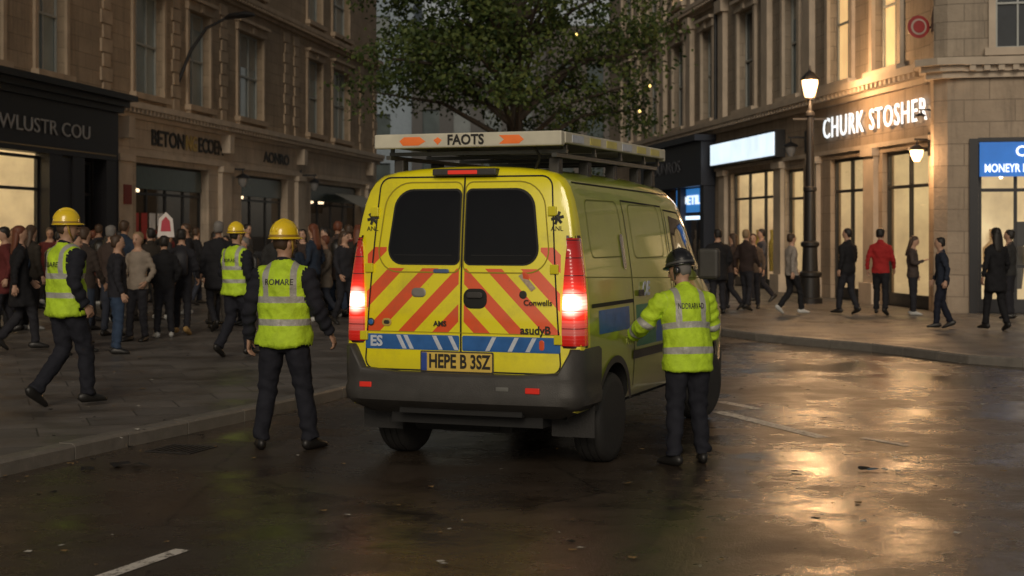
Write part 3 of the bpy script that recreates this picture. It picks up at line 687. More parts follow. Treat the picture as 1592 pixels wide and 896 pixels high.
def patch(name, ol, surf, off, m, rings=6, smooth=True):
    cx = sum(p[0] for p in ol)/len(ol); cz = sum(p[1] for p in ol)/len(ol); n = len(ol); vs = []; fs = []
    for k in range(rings):
        s = 1-k/rings
        for (x, z) in ol: vs.append(surf(cx+(x-cx)*s, cz+(z-cz)*s, off if k else off-.002))
    vs.append(surf(cx, cz, off))
    for k in range(rings-1):
        for i in range(n): j = (i+1) % n; fs.append((k*n+i, k*n+j, (k+1)*n+j, (k+1)*n+i))
    for i in range(n): fs.append(((rings-1)*n+i, (rings-1)*n+(i+1) % n, rings*n))
    return obj_from(name, vs, fs, m, van, smooth, 60)
def seam(name, pts, surf, off, m, wd=.010, closed=True):
    P = pts+[pts[0]] if closed else pts; Q = []
    for i in range(len(P)-1):
        k = max(1, int((V(P[i+1])-V(P[i])).length/.06))
        for j in range(k): Q.append(V(P[i]).lerp(V(P[i+1]), j/k))
    Q.append(V(P[-1])); vs = []; fs = []
    for i, q in enumerate(Q):
        t = (Q[min(i+1, len(Q)-1)]-Q[max(i-1, 0)]).normalized(); nn = V((-t.y, t.x))*wd/2
        vs += [surf(q.x+nn.x, q.y+nn.y, off), surf(q.x-nn.x, q.y-nn.y, off)]
        if i: fs.append((2*i-2, 2*i-1, 2*i+1, 2*i))
    return obj_from(name, vs, fs, m, van)
rsf = lambda x, z, o: (x, yr(z)-o, z)
ssf = lambda y, z, o: (sidex(y, z)+o, y+yr(z)*max(0, 1-y/1.1), z)
lsf = lambda y, z, o: (-sidex(y, z)-o, y+yr(z)*max(0, 1-y/1.1), z)
gap = mat('panel_gap', (.01, .01, .008), .7); vglass = mat('tinted_glass', (.004, .004, .005), .05, var=.5, vs=3, spec=.35); seal = mat('rubber_seal', (.01, .01, .01), .6)
yfr = mat('door_press_edge', (.72, .64, .01), .35, coat=.5); PRS = mat('press_shadow', (.35, .29, .01), .5)  # darker yellow for flat strips that paint shade along the rear pressings
seam('door_gap', rrect(-.80, .80, .745, 2.215, .08, 5, .10, .10), rsf, .003, gap, .012)
seam('centre_gap', [(0, .75), (0, 2.215)], rsf, .003, gap, .014, False)
for sx, nm in ((-1, 'window_left'), (1, 'window_right')):
    f_ = lambda ol: [(sx*x, z) for x, z in ol]
    patch(nm+'_seal', f_(winol(.016, .632, 1.545, 2.125, .05, .14, .07)), rsf, .006, seal)
    patch(nm, f_(winol(.030, .616, 1.56, 2.11, .04, .13, .07)), rsf, .012, vglass)
    seam('door_pressing_shade', f_(winol(.012, .715, 1.49, 2.175, .06, .19, .08)), rsf, .0035, PRS, .010)
    seam('demister', f_([(.08, 1.62), (.56, 1.62)]), rsf, .014, seal, .004, False)
    for hz in (1.0, 1.52, 1.95):
        b = Bd('hinge', Matrix()); b.e.parent = van
        xx = sx*(.81 - .10*max(0, (hz-.75)/1.44)); b.box('hinge_plate', yfr, xx-.045, xx+.02, yr(hz)-.022, yr(hz)+.01, hz-.035, hz+.035, .006); b.finish()
seam('tailgate_crease_shade', [(-.78, 1.035), (.78, 1.035)], rsf, .003, PRS, .006, False)
patch('handle_recess', rrect(.02, .21, 1.22, 1.37, .06, 6), rsf, .005, gap)
patch('door_handle', rrect(.05, .18, 1.30, 1.345, .02, 4), rsf, .022, plas)
patch('fuel_badge', rrect(-.41, -.29, 1.30, 1.37, .034, 5), rsf, .006, mat('chrome_dull', (.35, .33, .30), .35, .7))
patch('top_handle', rrect(-.23, -.10, 1.485, 1.515, .014, 4), rsf, .012, mat('blue_chrome', (.10, .16, .3), .3, .3))
bl = mat('blue_band', (.03, .13, .38), .35, var=.4, vs=9); wb = mat('pale_mark', (.55, .6, .68), .4, var=.3, vs=20); redm = mat('orange_red', (.75, .10, .03), .35)
patch('blue_band', rrect(-.795, -.012, .90, 1.015, .012, 2), rsf, .006, bl); patch('blue_band', rrect(.012, .795, .90, 1.015, .012, 2), rsf, .006, bl)
for x in (-.48, -.42, -.18, -.05, .2, .38, .52):
    patch('band_stripe', [(x, .905), (x+.035, .905), (x-.02, 1.01), (x-.055, 1.01)] if x < 0 else [(x, .905), (x+.035, .905), (x+.09, 1.01), (x+.055, 1.01)], rsf, .010, wb, 2)
patch('band_mark', rrect(.63, .67, .92, .995, .018, 4), rsf, .010, redm)
text(van, 'band_letters', 'ES', .11, (-.70, -.012, .957), wb, ext=.001, bold=.004)
patch('number_plate_back', rrect(-.33, .27, .735, .895, .01, 2), rsf, .012, plas); patch('number_plate', rrect(-.32, .26, .745, .885, .008, 2), rsf, .020, mat('plate_yellow', (.70, .50, .10), .4)); patch('plate_band', rrect(-.318, -.27, .747, .883, .006, 2), rsf, .024, mat('plate_blue', (.03, .07, .3), .4))
text(van, 'plate_letters', 'HEPE B 3SZ', .145, (-.005, -.024, .815), blk, ext=.001, bold=.004, fit=.50)
dk = mat('decal_dark', (.03, .03, .02), .5)
text(van, 'decal_letters', 'asudyB', .085, (.60, -.008, 1.065), dk, ext=.001, bold=.002); text(van, 'decal_letters', 'AMS', .055, (-.17, -.008, 1.10), dk, ext=.001, bold=.002)
text(van, 'decal_letters', 'Conwells', .06, (.62, -.012, 1.27), dk, ext=.001, bold=.001)
patch('round_badge', rrect(-.78, -.72, 1.075, 1.135, .029, 6), rsf, .008, dk); patch('round_badge', rrect(-.655, -.575, 1.075, 1.135, .029, 6), rsf, .008, gld); patch('round_badge_inner', rrect(-.77, -.73, 1.085, 1.125, .019, 6), rsf, .010, bl); patch('round_badge_inner', rrect(-.64, -.59, 1.09, 1.12, .014, 6), rsf, .010, dk)
patch('round_badge', rrect(.47, .53, 1.30, 1.36, .029, 6), rsf, .008, dk)
patch('sticker', [(.46, 1.47), (.50, 1.49), (.60, 1.38), (.565, 1.355)], rsf, .009, mat('sticker_tan', (.45, .36, .25), .5, var=.6, vs=30), 3); patch('sticker', [(.49, 1.50), (.53, 1.49), (.55, 1.44), (.50, 1.45)], rsf, .011, redm, 2)
patch('bumper_label', rrect(.33, .43, .62, .65, .006, 2), lambda x, z, o: (x, -.118-o, z), .004, mat('label_grey', (.14, .14, .13), .5), 2)
for sx in (-1, 1):
    cx_, cz_ = sx*.755, 1.90
    for k in range(3):
        a = rad(60*k+12); dx, dz = math.cos(a), math.sin(a)
        patch('emblem_star', [(cx_-dx*.05-dz*.011, cz_-dz*.05+dx*.011), (cx_+dx*.05-dz*.011, cz_+dz*.05+dx*.011), (cx_+dx*.05+dz*.011, cz_+dz*.05-dx*.011), (cx_-dx*.05+dz*.011, cz_-dz*.05-dx*.011)], rsf, .006+k*.001, dk, 2)
    text(van, 'emblem_letters', 'ANL', .05, (cx_, yr(1.82)-.006, 1.82), dk, ext=.001)
b = Bd('high_brake_light'); b.e.parent = van
b.box('housing', plas, -.25, .27, .03, .16, 2.222, 2.275, .01); b.box('lens', mat('brake_lens', (.4, .02, .02), .2, em=(1, .05, .02), es=.4), -.12, .12, .023, .031, 2.232, 2.262, .004); b.finish()
m, n, l, p = nt('tail_lens'); tc = n.new('ShaderNodeTexCoord').outputs['Object']; sp = n.new('ShaderNodeSeparateXYZ'); l.new(tc, sp.inputs[0])
wv = mth(n, l, 'SINE', mth(n, l, 'MULTIPLY', sp.outputs[2], 240)); zz_ = sp.outputs[2]; ax = mth(n, l, 'ABSOLUTE', sp.outputs[0])
band = mth(n, l, 'COMPARE', zz_, 1.09, .055)
base = mixc(n, l, band, (.42, .012, .010), (.30, .16, .15))
dv = mth(n, l, 'LESS_THAN', mth(n, l, 'ABSOLUTE', mth(n, l, 'SUBTRACT', mth(n, l, 'FRACT', mth(n, l, 'DIVIDE', mth(n, l, 'SUBTRACT', zz_, .955), .13)), .5)), .47)
l.new(mixc(n, l, dv, (.05, .005, .005), base), p.inputs['Base Color']); p.inputs['Roughness'].default_value = .12; p.inputs['Coat Weight'].default_value = 1
d1 = mth(n, l, 'DIVIDE', mth(n, l, 'SUBTRACT', zz_, 1.27), .085); d2 = mth(n, l, 'DIVIDE', mth(n, l, 'SUBTRACT', ax, .875), .085)
g = mth(n, l, 'POWER', 2.718, mth(n, l, 'MULTIPLY', mth(n, l, 'ADD', mth(n, l, 'MULTIPLY', d1, d1), mth(n, l, 'MULTIPLY', d2, d2)), -1.))
g2 = mth(n, l, 'POWER', 2.718, mth(n, l, 'MULTIPLY', mth(n, l, 'ABSOLUTE', mth(n, l, 'SUBTRACT', zz_, 1.27)), -5.5))
l.new(mixc(n, l, ramp(n, l, g, .15, .7), (1, .03, .012), (1, .72, .55)), p.inputs['Emission Color'])
es_ = mth(n, l, 'ADD', mth(n, l, 'MULTIPLY', g, mth(n, l, 'MULTIPLY_ADD', wv, 1.2, 5.)), mth(n, l, 'MULTIPLY', g2, 1.0))
l.new(mth(n, l, 'MULTIPLY', es_, mth(n, l, 'MULTIPLY_ADD', dv, .8, .2)), p.inputs['Emission Strength'])
bump(n, l, p, wv, .25, .003); TL = m
def clus(sx, z0, z1, m, off=0., n=22, nm='lens'):
    vs = []; fs = []
    for i in range(n+1):
        t = i/n; z = z0+(z1-z0)*t; H = hw(z)
        xin = .80-off+.035*t**2
        if t > .85: xin += (H-.05-xin)*((t-.85)/.15)**2*.55
        e_ = .010 if i in (0, n) else 0
        path = [(xin, yr(z)+.004), (xin+.008, yr(z)-.018-off+e_), (H-.06, yr(z)-.024-off+e_), (H-.018, yr(z)-.006-off+e_), (H+.006+off, yr(z)+.04), (H+.010+off, yr(z)+.12), (H+.002, yr(z)+.135)]
        vs += [(sx*x, y, z) for x, y in path]
    k = 7
    for i in range(n):
        for j in range(k-1): fs.append((i*k+j, i*k+j+1, (i+1)*k+j+1, (i+1)*k+j))
    fs.append(tuple(range(k))); fs.append(tuple(n*k+j for j in range(k)))
    obj_from(nm, vs, fs, m, van, True, 50)
for sx in (-1, 1):
    clus(sx, .94, 1.77, mat('lamp_housing', (.05, .01, .01), .4), -.008, nm='lamp_housing'); clus(sx, .955, 1.75, TL, 0, nm='tail_lamp')
pth = [(.985, .40), (.985, .2), (.98, .07), (.955, -.01), (.90, -.065), (.8, -.09), (.5, -.11), (0, -.12)]
pth = pth+[(-x, y) for x, y in pth[-2::-1]]
vs = []; fs = []
for i, (x, y) in enumerate(pth):
    a = V(pth[max(0, i-1)]); c = V(pth[min(len(pth)-1, i+1)]); t = (c-a).normalized(); nn = V((t.y, -t.x))
    if nn.dot(V((x, y-.6))) < 0: nn = -nn
    zt = .735+.20*min(1, max(0, (abs(x)-.79)/.08)); rows = [(.40, -.22), (.48, -.05), (.52, 0), (.60, .008), (.64, -.006), (.71, .0), (zt-.02, -.004 if zt < .8 else -.0), (zt, -.02), (zt, -.16 if abs(x) < .9 else -.06)]
    for z, o in rows: vs.append((x+nn.x*o, y+nn.y*o, z))
k = 9
for i in range(len(pth)-1):
    for j in range(k-1): fs.append((i*k+j, i*k+j+1, (i+1)*k+j+1, (i+1)*k+j))
obj_from('rear_bumper', vs, fs, plas, van, True, 45)
b = Bd('reflectors'); b.e.parent = van
rfl = mat('red_reflector', (.6, .03, .02), .25, em=(1, .03, .01), es=.12)
b.box('reflector', rfl, -.80, -.70, -.105, -.09, .612, .652, .005); b.box('reflector', rfl, .56, .67, -.122, -.10, .608, .65, .005); b.finish()
b = Bd('underbody'); b.e.parent = van
b.box('chassis', under, -.62, .62, .1, 4.5, .33, .47); b.box('tow_bar', under, -.5, .5, -.02, .06, .42, .48); b.box('axle', under, -.8, .8, .78, .88, .31, .41)
b.box('spare_carrier', under, -.3, .3, .3, .6, .25, .33, .02)
b.loft('silencer', under, [((.2, .35, .34), .09, .09), ((-.5, .35, .34), .09, .09)], 12, V((0, 1, 0)))
for sx in (-1, 1):
    b.box('mudflap', rub, sx*.79-.17, sx*.79+.17, .30, .315, .25, .52); 
    b.box('mudflap_back', under, sx*.79-.17, sx*.79+.17, .32, .40, .45, .62)
b.finish()
def wheel(x, y, sx, steer=0):
    M = Matrix.Translation((x, y, .35)) @ Matrix.Rotation(steer, 4, 'Z')
    b = Bd('wheel', Matrix()); b.e.parent = van; b.e.matrix_local = M
    pr = [(-.12, .20), (-.125, .27), (-.115, .325), (-.09, .347), (-.062, .351), (-.06, .343), (-.05, .343), (-.048, .352), (-.006, .353), (-.004, .344), (.006, .344), (.008, .353), (.048, .352), (.05, .343), (.06, .343), (.062, .351), (.09, .347), (.115, .325), (.125, .27), (.12, .225), (.10, .215)]
    vs, fs = loft([((sx*a, 0, 0), r, r) for a, r in pr], 36, V((0, 1, 0)), False); b.add('tyre', rub, vs, fs, True)
    rim = mat('steel_rim', (.16, .16, .16), .4, .6); pr = [(.10, .22), (.105, .205), (.07, .19), (.05, .13), (.085, .10), (.095, .05), (.095, .004)]
    vs, fs = loft([((sx*a, 0, 0), r, r) for a, r in pr], 30, V((0, 1, 0)), False); b.add('rim', rim, vs, fs, True)
    vs, fs = loft([((-sx*.12, 0, 0), .2, .2), ((-sx*.05, 0, 0), .1, .1)], 20, V((0, 1, 0))); b.add('drum', under, vs, fs, True)
    for k in range(8):
        a = k*math.pi/4; c_ = V((sx*.066, math.cos(a)*.155, math.sin(a)*.155)); vs, fs = loft([(c_, .018, .018), (c_+V((sx*.008, 0, 0)), .018, .018)], 10, V((0, 1, 0))); b.add('rim_holes', under, vs, fs)
    b.finish()
for yy, st in zip(WY, (0, rad(-14))):
    wheel(.83, yy, 1, st); wheel(-.83, yy, -1, st)
for yy in WY:
    for sf in (ssf, lsf):
        pts = [(yy+math.cos(rad(a))*.445, .36+math.sin(rad(a))*.445) for a in range(12, 169, 8)]
        seam('arch_trim', pts, sf, .010, plas, .055, False)
GRB = mat('green_block', (.03, .22, .12), .35); PRS2 = mat('press_shadow_side', (.16, .18, .02), .5)  # darker olive for flat strips that paint shade along the side creases
for sf, nm in ((ssf, 'r'), (lsf, 'l')):
    seam('side_door_gap', [(1.35, .55), (1.35, 2.05), (2.55, 2.02), (2.55, .55)], sf, .003, gap, .014, False)
    seam('front_door_gap', [(2.62, .55), (2.62, 1.99), (3.1, 1.97), (3.72, 1.5), (3.72, .9)], sf, .003, gap, .014, False)
    seam('slide_rail', [(.25, 1.24), (1.35, 1.24)], sf, .005, seal, .03, False)
    seam('rub_strip', [(1.3, .80), (3.4, .80)], sf, .008, plas, .07, False)
    seam('roof_gutter', [(.2, 2.17), (3.0, 2.13)], sf, .004, gap, .012, False)
    seam('side_crease_shade', [(.15, 1.46), (3.7, 1.36)], sf, .003, PRS2, .008, False)
    patch('cab_window', [(2.72, 1.42), (3.66, 1.40), (3.60, 1.47), (3.12, 1.90), (2.74, 1.94)], sf, .008, vglass, 5)
    for a, c, z0, z1, mm in ((.42, 1.22, 1.02, 1.2, bl), (1.42, 2.0, .86, 1.2, GRB), (2.0, 2.52, .86, 1.2, bl), (2.66, 3.2, .86, 1.2, GRB)):
        patch('side_block', [(a, z0), ((a+c)/2, z0), (c, z0), (c, z1), ((a+c)/2, z1), (a, z1)], sf, .004, mm, 4)
    patch('door_handle', rrect(1.45, 1.62, 1.27, 1.32, .02, 3), sf, .02, plas); patch('cab_handle', rrect(2.7, 2.88, 1.27, 1.32, .02, 3), sf, .02, plas)
    seam('side_window_pressing_shade', rrect(.35, 1.22, 1.60, 2.04, .08, 4), sf, .003, PRS2, .010); seam('side_window_pressing_shade', rrect(1.5, 2.42, 1.58, 2.02, .08, 4), sf, .003, PRS2, .010)
    patch('quarter_vent', rrect(1.13, 1.22, 1.5, 1.78, .04, 4), sf, .012, mat('silver_trim', (.4, .4, .4), .25, .7), 3)
text(van, 'side_letters', 'OE', .16, (ssf(1.9, 1.3, .012)[0], 1.7, 1.32), wb, (rad(90), 0, rad(90)), ext=.002, bold=.005)
patch('windscreen', [(-.72, 3.42), (.72, 3.42), (.83, 4.05), (-.83, 4.05)], lambda x, y, o: (x, y, top(y)*1+.010-.05*abs(x)**3), .0, vglass, 6)
b = Bd('mirrors'); b.e.parent = van
for sx in (-1, 1): b.box('mirror', plas, sx*1.04-.10, sx*1.04+.10, 3.5, 3.62, 1.35, 1.64, .03); b.box('mirror_arm', plas, sx*.93-.04, sx*.93+.04, 3.54, 3.6, 1.38, 1.44)
b.finish()
b = Bd('front'); b.e.parent = van; b.box('front_bumper', plas, -.86, .86, 4.55, 4.86, .36, .66, .04); b.box('grille', plas, -.5, .5, 4.78, 4.815, .7, .9, .01)
hl = mat('headlamp', (.6, .6, .6), .1)
for sx in (-1, 1): b.box('headlamp', hl, sx*.70-.14, sx*.70+.14, 4.62, 4.79, .76, .96, .03)
b.finish()
b = Bd('roof_rack'); b.e.parent = van
wh = mat('board_cream', (.60, .57, .45), .4, var=.35, vs=4); alu = mat('dark_rail', (.10, .10, .09), .35, .5); orr = mat('orange_lens', (.85, .20, .04), .3, em=(1, .15, .03), es=.12); yl = mat('yellow_reflect', (.62, .55, .12), .35)
z0, z1 = 2.435, 2.545
RX = .765; CX = .03
b.box('rear_board', wh, CX-RX, CX+RX, .02, .10, z0, z1, .012)
for sx in (-1, 1):
    X = CX+sx*(RX-.015)
    b.box('side_board', wh, X-.02, X+.02, .102, 2.85, z0+.02, z1-.004, .008); b.box('side_rail', alu, CX+sx*.68-.02, CX+sx*.68+.02, .10, 2.85, 2.355, 2.385)
    for k in range(6): b.box('side_reflectors', yl if k % 3 else wb, X+sx*.021-.002, X+sx*.021+.002, .25+k*.43, .52+k*.43, z0+.035, z1-.02)
for y in (.25, .95, 1.65, 2.35, 2.8):
    b.box('crossbar', alu, CX-.73, CX+.73, y-.025, y+.025, 2.387, 2.415)
    for sx in (-1, 1): b.box('foot', plas, CX+sx*.64-.04, CX+sx*.64+.04, y-.05, y+.05, 2.20, 2.354, .008); b.box('post', alu, CX+sx*.715-.012, CX+sx*.715+.012, y-.015, y+.015, 2.39, 2.47)
b.box('front_board', wh, CX-RX, CX+RX, 2.85, 2.90, z0, z1, .01)
b.box('top_panel', mat('rack_panel', (.40, .39, .34), .35), CX-.73, CX+.73, .105, 2.84, z1-.022, z1-.012)
b.loft('cable', seal, [((.55, .11, 2.43), .012, .012), ((.58, .16, 2.36), .012, .012), ((.52, .2, 2.26), .012, .012)], 6)
b.finish()
fl = lambda x, z, o: (x, .02-o, z)
for a0, pts in (('orange_lamp', [(-.49, .02), (-.36, .02), (-.30, .05), (-.35, .085), (-.48, .085), (-.52, .055)]), ('orange_lamp', [(.30, .02), (.46, .02), (.50, .05), (.46, .085), (.30, .085), (.34, .052)])):
    patch(a0, [(x, z0+z) for x, z in pts], fl, .004, orr, 3)
patch('orange_mark', [(-.20, z0+.08), (-.235, z0+.058), (-.20, z0+.022), (-.165, z0+.058)], fl, .004, orr, 2)
text(van, 'board_letters', 'FAOTS', .105, (.03, .014, z0+.055), blk, ext=.001, bold=.003, sx=.95)

# ------------------------------------------------------------------ people
def hv_mat(name, bands, arms=False, col=(.56, .82, .03)):
    m, n, l, p = nt(name)
    def at(s): a = n.new('ShaderNodeAttribute'); a.attribute_name = s; return a.outputs['Fac']
    tz, tx, ta = at('tz'), at('tx'), at('ta'); f = None
    for b_ in bands:
        c = mth(n, l, 'COMPARE', tz, b_, .026); f = c if f is None else mth(n, l, 'MAXIMUM', f, c)
    br = mth(n, l, 'MULTIPLY', mth(n, l, 'COMPARE', mth(n, l, 'ABSOLUTE', tx), .105, .023), mth(n, l, 'GREATER_THAN', tz, max(bands))); f = mth(n, l, 'MAXIMUM', f, br)
    if arms:
        for b_ in (.24, .44): f = mth(n, l, 'MAXIMUM', f, mth(n, l, 'COMPARE', ta, b_, .025))
    tc = n.new('ShaderNodeTexCoord').outputs['Object']; nn = nz(n, l, tc, 9, 5)
    base = mixc(n, l, ramp(n, l, nn, .3, .7), tuple(x*.66 for x in col), col)
    l.new(mixc(n, l, f, base, (.36, .36, .33)), p.inputs['Base Color']); l.new(mth(n, l, 'MULTIPLY_ADD', f, -.4, .75), p.inputs['Roughness'])
    bump(n, l, p, nz(n, l, tc, 15, 5), .9, .02); return m
def cloth(c, rough=.85):
    k = 'cloth_%.2f_%.2f_%.2f' % c
    return mat(k, c, rough, var=.35, vs=7, bs=.6, bscale=22, spec=.25)
SK = [mat('skin', (.42, .25, .17), .55, var=.15), mat('skin_b', (.30, .17, .11), .55, var=.15), mat('skin_c', (.50, .31, .22), .55, var=.15)]
EYE = mat('eye', (.02, .015, .01), .2); LIP = mat('lips', (.28, .10, .08), .5); SHOE = mat('shoe', (.015, .014, .013), .45); SHOEW = mat('trainer', (.45, .45, .43), .5)
HAIRS = {'dark': mat('hair_dark', (.012, .009, .007), .6), 'brown': mat('hair_brown', (.05, .028, .015), .6), 'red': mat('hair_auburn', (.12, .035, .015), .6), 'fair': mat('hair_fair', (.22, .15, .08), .6), 'grey': mat('hair_grey', (.16, .15, .14), .7)}
def segd(p, a, b):
    ab = b-a; t = max(0, min(1, (p-a).dot(ab)/ab.dot(ab))); return (p-(a+ab*t)).length, t
def sst(a, b, x): t = max(0, min(1, (x-a)/(b-a))); return t*t*(3-2*t)
IDLE = dict(L=((-.245, -.03, 1.13), (-.262, .05, .90)), R=((.245, -.03, 1.13), (.262, .05, .90)), l=((-.10, .012, .48), (-.115, -.02, .09)), r=((.10, .012, .48), (.115, -.02, .09)))
WALK = dict(L=((-.25, .05, 1.13), (-.25, .22, .96)), R=((.25, -.12, 1.15), (.27, -.13, .91)), l=((-.09, .02, .49), (-.09, -.26, .15)), r=((.09, .17, .50), (.09, .20, .09)), lp=-35)
POCK = dict(L=((-.27, -.06, 1.14), (-.20, .07, .96)), R=((.27, -.06, 1.14), (.20, .07, .96)), l=((-.10, .012, .48), (-.12, -.02, .09)), r=((.11, .04, .48), (.13, .05, .09)))
PHON = dict(L=((-.245, -.03, 1.13), (-.262, .05, .90)), R=((.24, .02, 1.13), (.10, .25, 1.22)), l=((-.10, .012, .48), (-.12, -.02, .09)), r=((.10, .012, .48), (.13, .03, .09)))
STEP = dict(L=((-.25, -.09, 1.14), (-.27, -.03, .91)), R=((.25, .02, 1.13), (.25, .15, .93)), l=((-.10, .11, .49), (-.12, .13, .09)), r=((.10, .0, .48), (.12, -.16, .11)), rp=-18)
PN = [0]
def human(name, x, y, z, rot, H=1.75, pose=IDLE, top_=(.03, .03, .035), leg=(.02, .02, .025), hem=.84, hair='dark', lng=False, skin=0, vox=.03, outfit=None, hv=None, lean=0, hyaw=0, hpitch=0, helmet=None, shoe=SHOE, glove=None, fem=False, bulk=1., bag=None, txt=None, brim=1.):
    PN[0] += 1; seed = PN[0]*7.3
    parts = []
    fw = .92 if fem else 1.
    tr = [(hem, .172, .125), (.92, .178*(1.04 if fem else 1), .128), (1.05, .158*fw, .115), (1.20, .170*fw, .122), (1.32, .185*fw, .124), (1.40, .180*fw, .108), (1.45, .125, .085), (1.50, .06, .06)]
    if hem < .8: tr = [(hem, .20, .15)] + tr[1:]
    if outfit: tr[0] = (hem, .185, .140); tr[2] = (1.05, .175, .128)
    parts.append(loft([((0, -.01 if 1.1 < zz < 1.45 else 0, zz), a*bulk, b_*bulk) for zz, a, b_ in tr], 20))
    parts.append(loft([((0, 0, .78), .12, .09), ((0, 0, .84), .158, .115), ((0, 0, .95), .160, .115)], 18))
    parts.append(loft([((0, -.015, 1.42), .062, .062), ((0, -.005, 1.50), .055, .058), ((0, .005, 1.58), .052, .058)], 14))
    hd = [(1.532, .050, .024, .022), (1.545, .042, .044, .044), (1.57, .028, .058, .068), (1.60, .016, .066, .084), (1.64, .010, .073, .094), (1.68, .006, .076, .098), (1.715, .0, .072, .092), (1.74, -.005, .056, .072), (1.755, -.006, .025, .035)]
    parts.append(loft([((0, c, zz), a, b_) for zz, c, a, b_ in hd], 18))
    parts.append(loft([((0, .092, 1.662), .010, .010), ((0, .108, 1.635), .014, .012), ((0, .116, 1.615), .017, .013), ((0, .098, 1.60), .012, .008)], 8))
    for sx in (-1, 1): parts.append(loft([((sx*.070, -.005, 1.605), .008, .010), ((sx*.080, -.008, 1.635), .010, .022), ((sx*.076, -.006, 1.665), .008, .014)], 8))
    arms = {}
    for k, sx in (('L', -1), ('R', 1)):
        Sh = V((sx*.172*fw*bulk, -.01, 1.385)); E = V(pose[k][0]); W = V(pose[k][1]); arms[k] = (Sh, E, W)
        a = bulk*(1.08 if outfit else 1)
        parts.append(loft([(Sh-V((sx*.06, 0, -.01)), .05*a, .05*a), (Sh, .068*a, .066*a), (Sh.lerp(E, .35), .062*a, .060*a), (Sh.lerp(E, .9), .053*a, .053*a), (E.lerp(W, .12), .053*a, .052*a), (E.lerp(W, .5), .048*a, .046*a), (W, .041*a, .038*a)], 14, V((0, 1, 0))))
    lb = 1.1 if outfit else 1.
    for k, sx in (('l', -1), ('r', 1)):
        Hp = V((sx*.088, 0, .90)); K = V(pose[k][0]); An = V(pose[k][1])
        parts.append(loft([(Hp, .092*lb, .105*lb), (Hp.lerp(K, .3), .092*lb, .10*lb), (Hp.lerp(K, .9), .072*lb, .076*lb), (K.lerp(An, .12), .068*lb, .072*lb), (K.lerp(An, .4), .066*lb, .070*lb), (K.lerp(An, .8), .060*lb, .064*lb), (An.lerp(K, -.02), .064*lb, .068*lb)], 14))
    av = []; af = []
    for v_, f_ in parts:
        o = len(av); av += v_; af += [tuple(i+o for i in f) for f in f_]
    t = obj_from('tmp', av, af, SHOE)
    md = t.modifiers.new('r', 'REMESH'); md.mode = 'VOXEL'; md.voxel_size = vox; md.adaptivity = 0
    md2 = t.modifiers.new('s', 'SMOOTH'); md2.factor = .5; md2.iterations = 2
    bpy.context.view_layer.update()
    me = bpy.data.meshes.new_from_object(t.evaluated_get(bpy.context.evaluated_depsgraph_get())); bpy.data.objects.remove(t)
    VS = [v.co.copy() for v in me.vertices]; NS = [v.normal.copy() for v in me.vertices]; FS = [tuple(p.vertices) for p in me.polygons]; bpy.data.meshes.remove(me)
    cls = []; TZ = []; TX = []; TA = []
    for i, p in enumerate(VS):
        isarm = 0; ta = -1
        if p.z < 1.52:
            for k in 'LR':
                Sh, E, W = arms[k]; d1, t1 = segd(p, Sh, E); d2, t2 = segd(p, E, W)
                e = (p.x/(.178*fw*bulk))**2+((p.y+.01)/(.135*bulk))**2
                if min(d1, d2) < .090*bulk and (e > 1.0 or p.z < hem):
                    if abs(p.x) > .12 or p.y > .12: isarm = 1; ta = t1*(E-Sh).length if d1 < d2 else (E-Sh).length+t2*(W-E).length
        if isarm: c = 1
        elif p.z > 1.505 or (p.z > 1.455 and abs(p.x) < .075 and p.y > -.03): c = 3
        elif p.z > hem-.005: c = 0
        else: c = 2
        cls.append(c); TZ.append(p.z if c == 0 else 0); TX.append(p.x if c == 0 else 0); TA.append(ta)
        if c in (0, 1, 2):
            q = p*9+V((seed, 0, 0)); am = .010 if c != 2 else .011
            dd = noise.noise(V((q.x, q.y, q.z*1.4)))*am + noise.noise(q*2.2)*am*.45
            fold = math.sin(p.z*46+p.x*26+p.y*20+seed+3*noise.noise(p*6))
            if c == 2: dd += .009*fold*sst(.34, .08, p.z) + .006*math.sin(p.z*60+p.y*30+p.x*15)*sst(.14, .0, abs(p.z-.5))+.004*fold*sst(.7, .85, p.z)
            if c == 1: dd += .006*math.sin(ta*70+p.x*24+seed+2*noise.noise(p*8))
            if c == 0: dd += .006+.005*math.sin(p.x*30+p.z*22+4*noise.noise(p*5+V((seed, 0, 0))))
            if (outfit == 'vest' and c == 0): dd += .012+.010*sst(1.0, .86, p.z)
            if (outfit == 'jacket' and c in (0, 1)): dd += .008
            VS[i] = p+NS[i]*dd
    mats = [cloth(top_), cloth(top_), cloth(leg), SK[skin], hv or SHOE, HAIRS[hair], shoe, EYE, LIP, glove or SK[skin], helmet[0] if helmet else SHOE, helmet[1] if helmet else SHOE, bag or SHOE]
    MI = []; 
    for f in FS:
        c = max(cls[i] for i in f) if any(cls[i] == 2 for i in f) else cls[f[0]]
        if outfit == 'vest' and c == 0: c = 4
        if outfit == 'jacket' and c in (0, 1): c = 4
        MI.append(c)
    def ext(vf, mi, cl):
        v_, f_ = vf; o = len(VS); VS.extend([V(q) for q in v_]); FS.extend([tuple(i+o for i in f) for f in f_]); MI.extend([mi]*len(f_)); cls.extend([cl]*len(v_)); TZ.extend([0]*len(v_)); TX.extend([0]*len(v_)); TA.extend([-1]*len(v_))
    for sx in (-1, 1):
        ext(loft([((sx*.031, .094, 1.643), .011, .006), ((sx*.031, .103, 1.643), .008, .005)], 8), 7, 3); ext(loft([((sx*.016, .102, 1.662), .004, .003), ((sx*.034, .102, 1.666), .004, .004), ((sx*.050, .090, 1.661), .003, .003)], 6), 5, 3)
    ext(loft([((-.022, .092, 1.582), .003, .004), ((0, .101, 1.583), .006, .007), ((.022, .092, 1.582), .003, .004)], 6, V((0, 1, 0))), 8, 3)
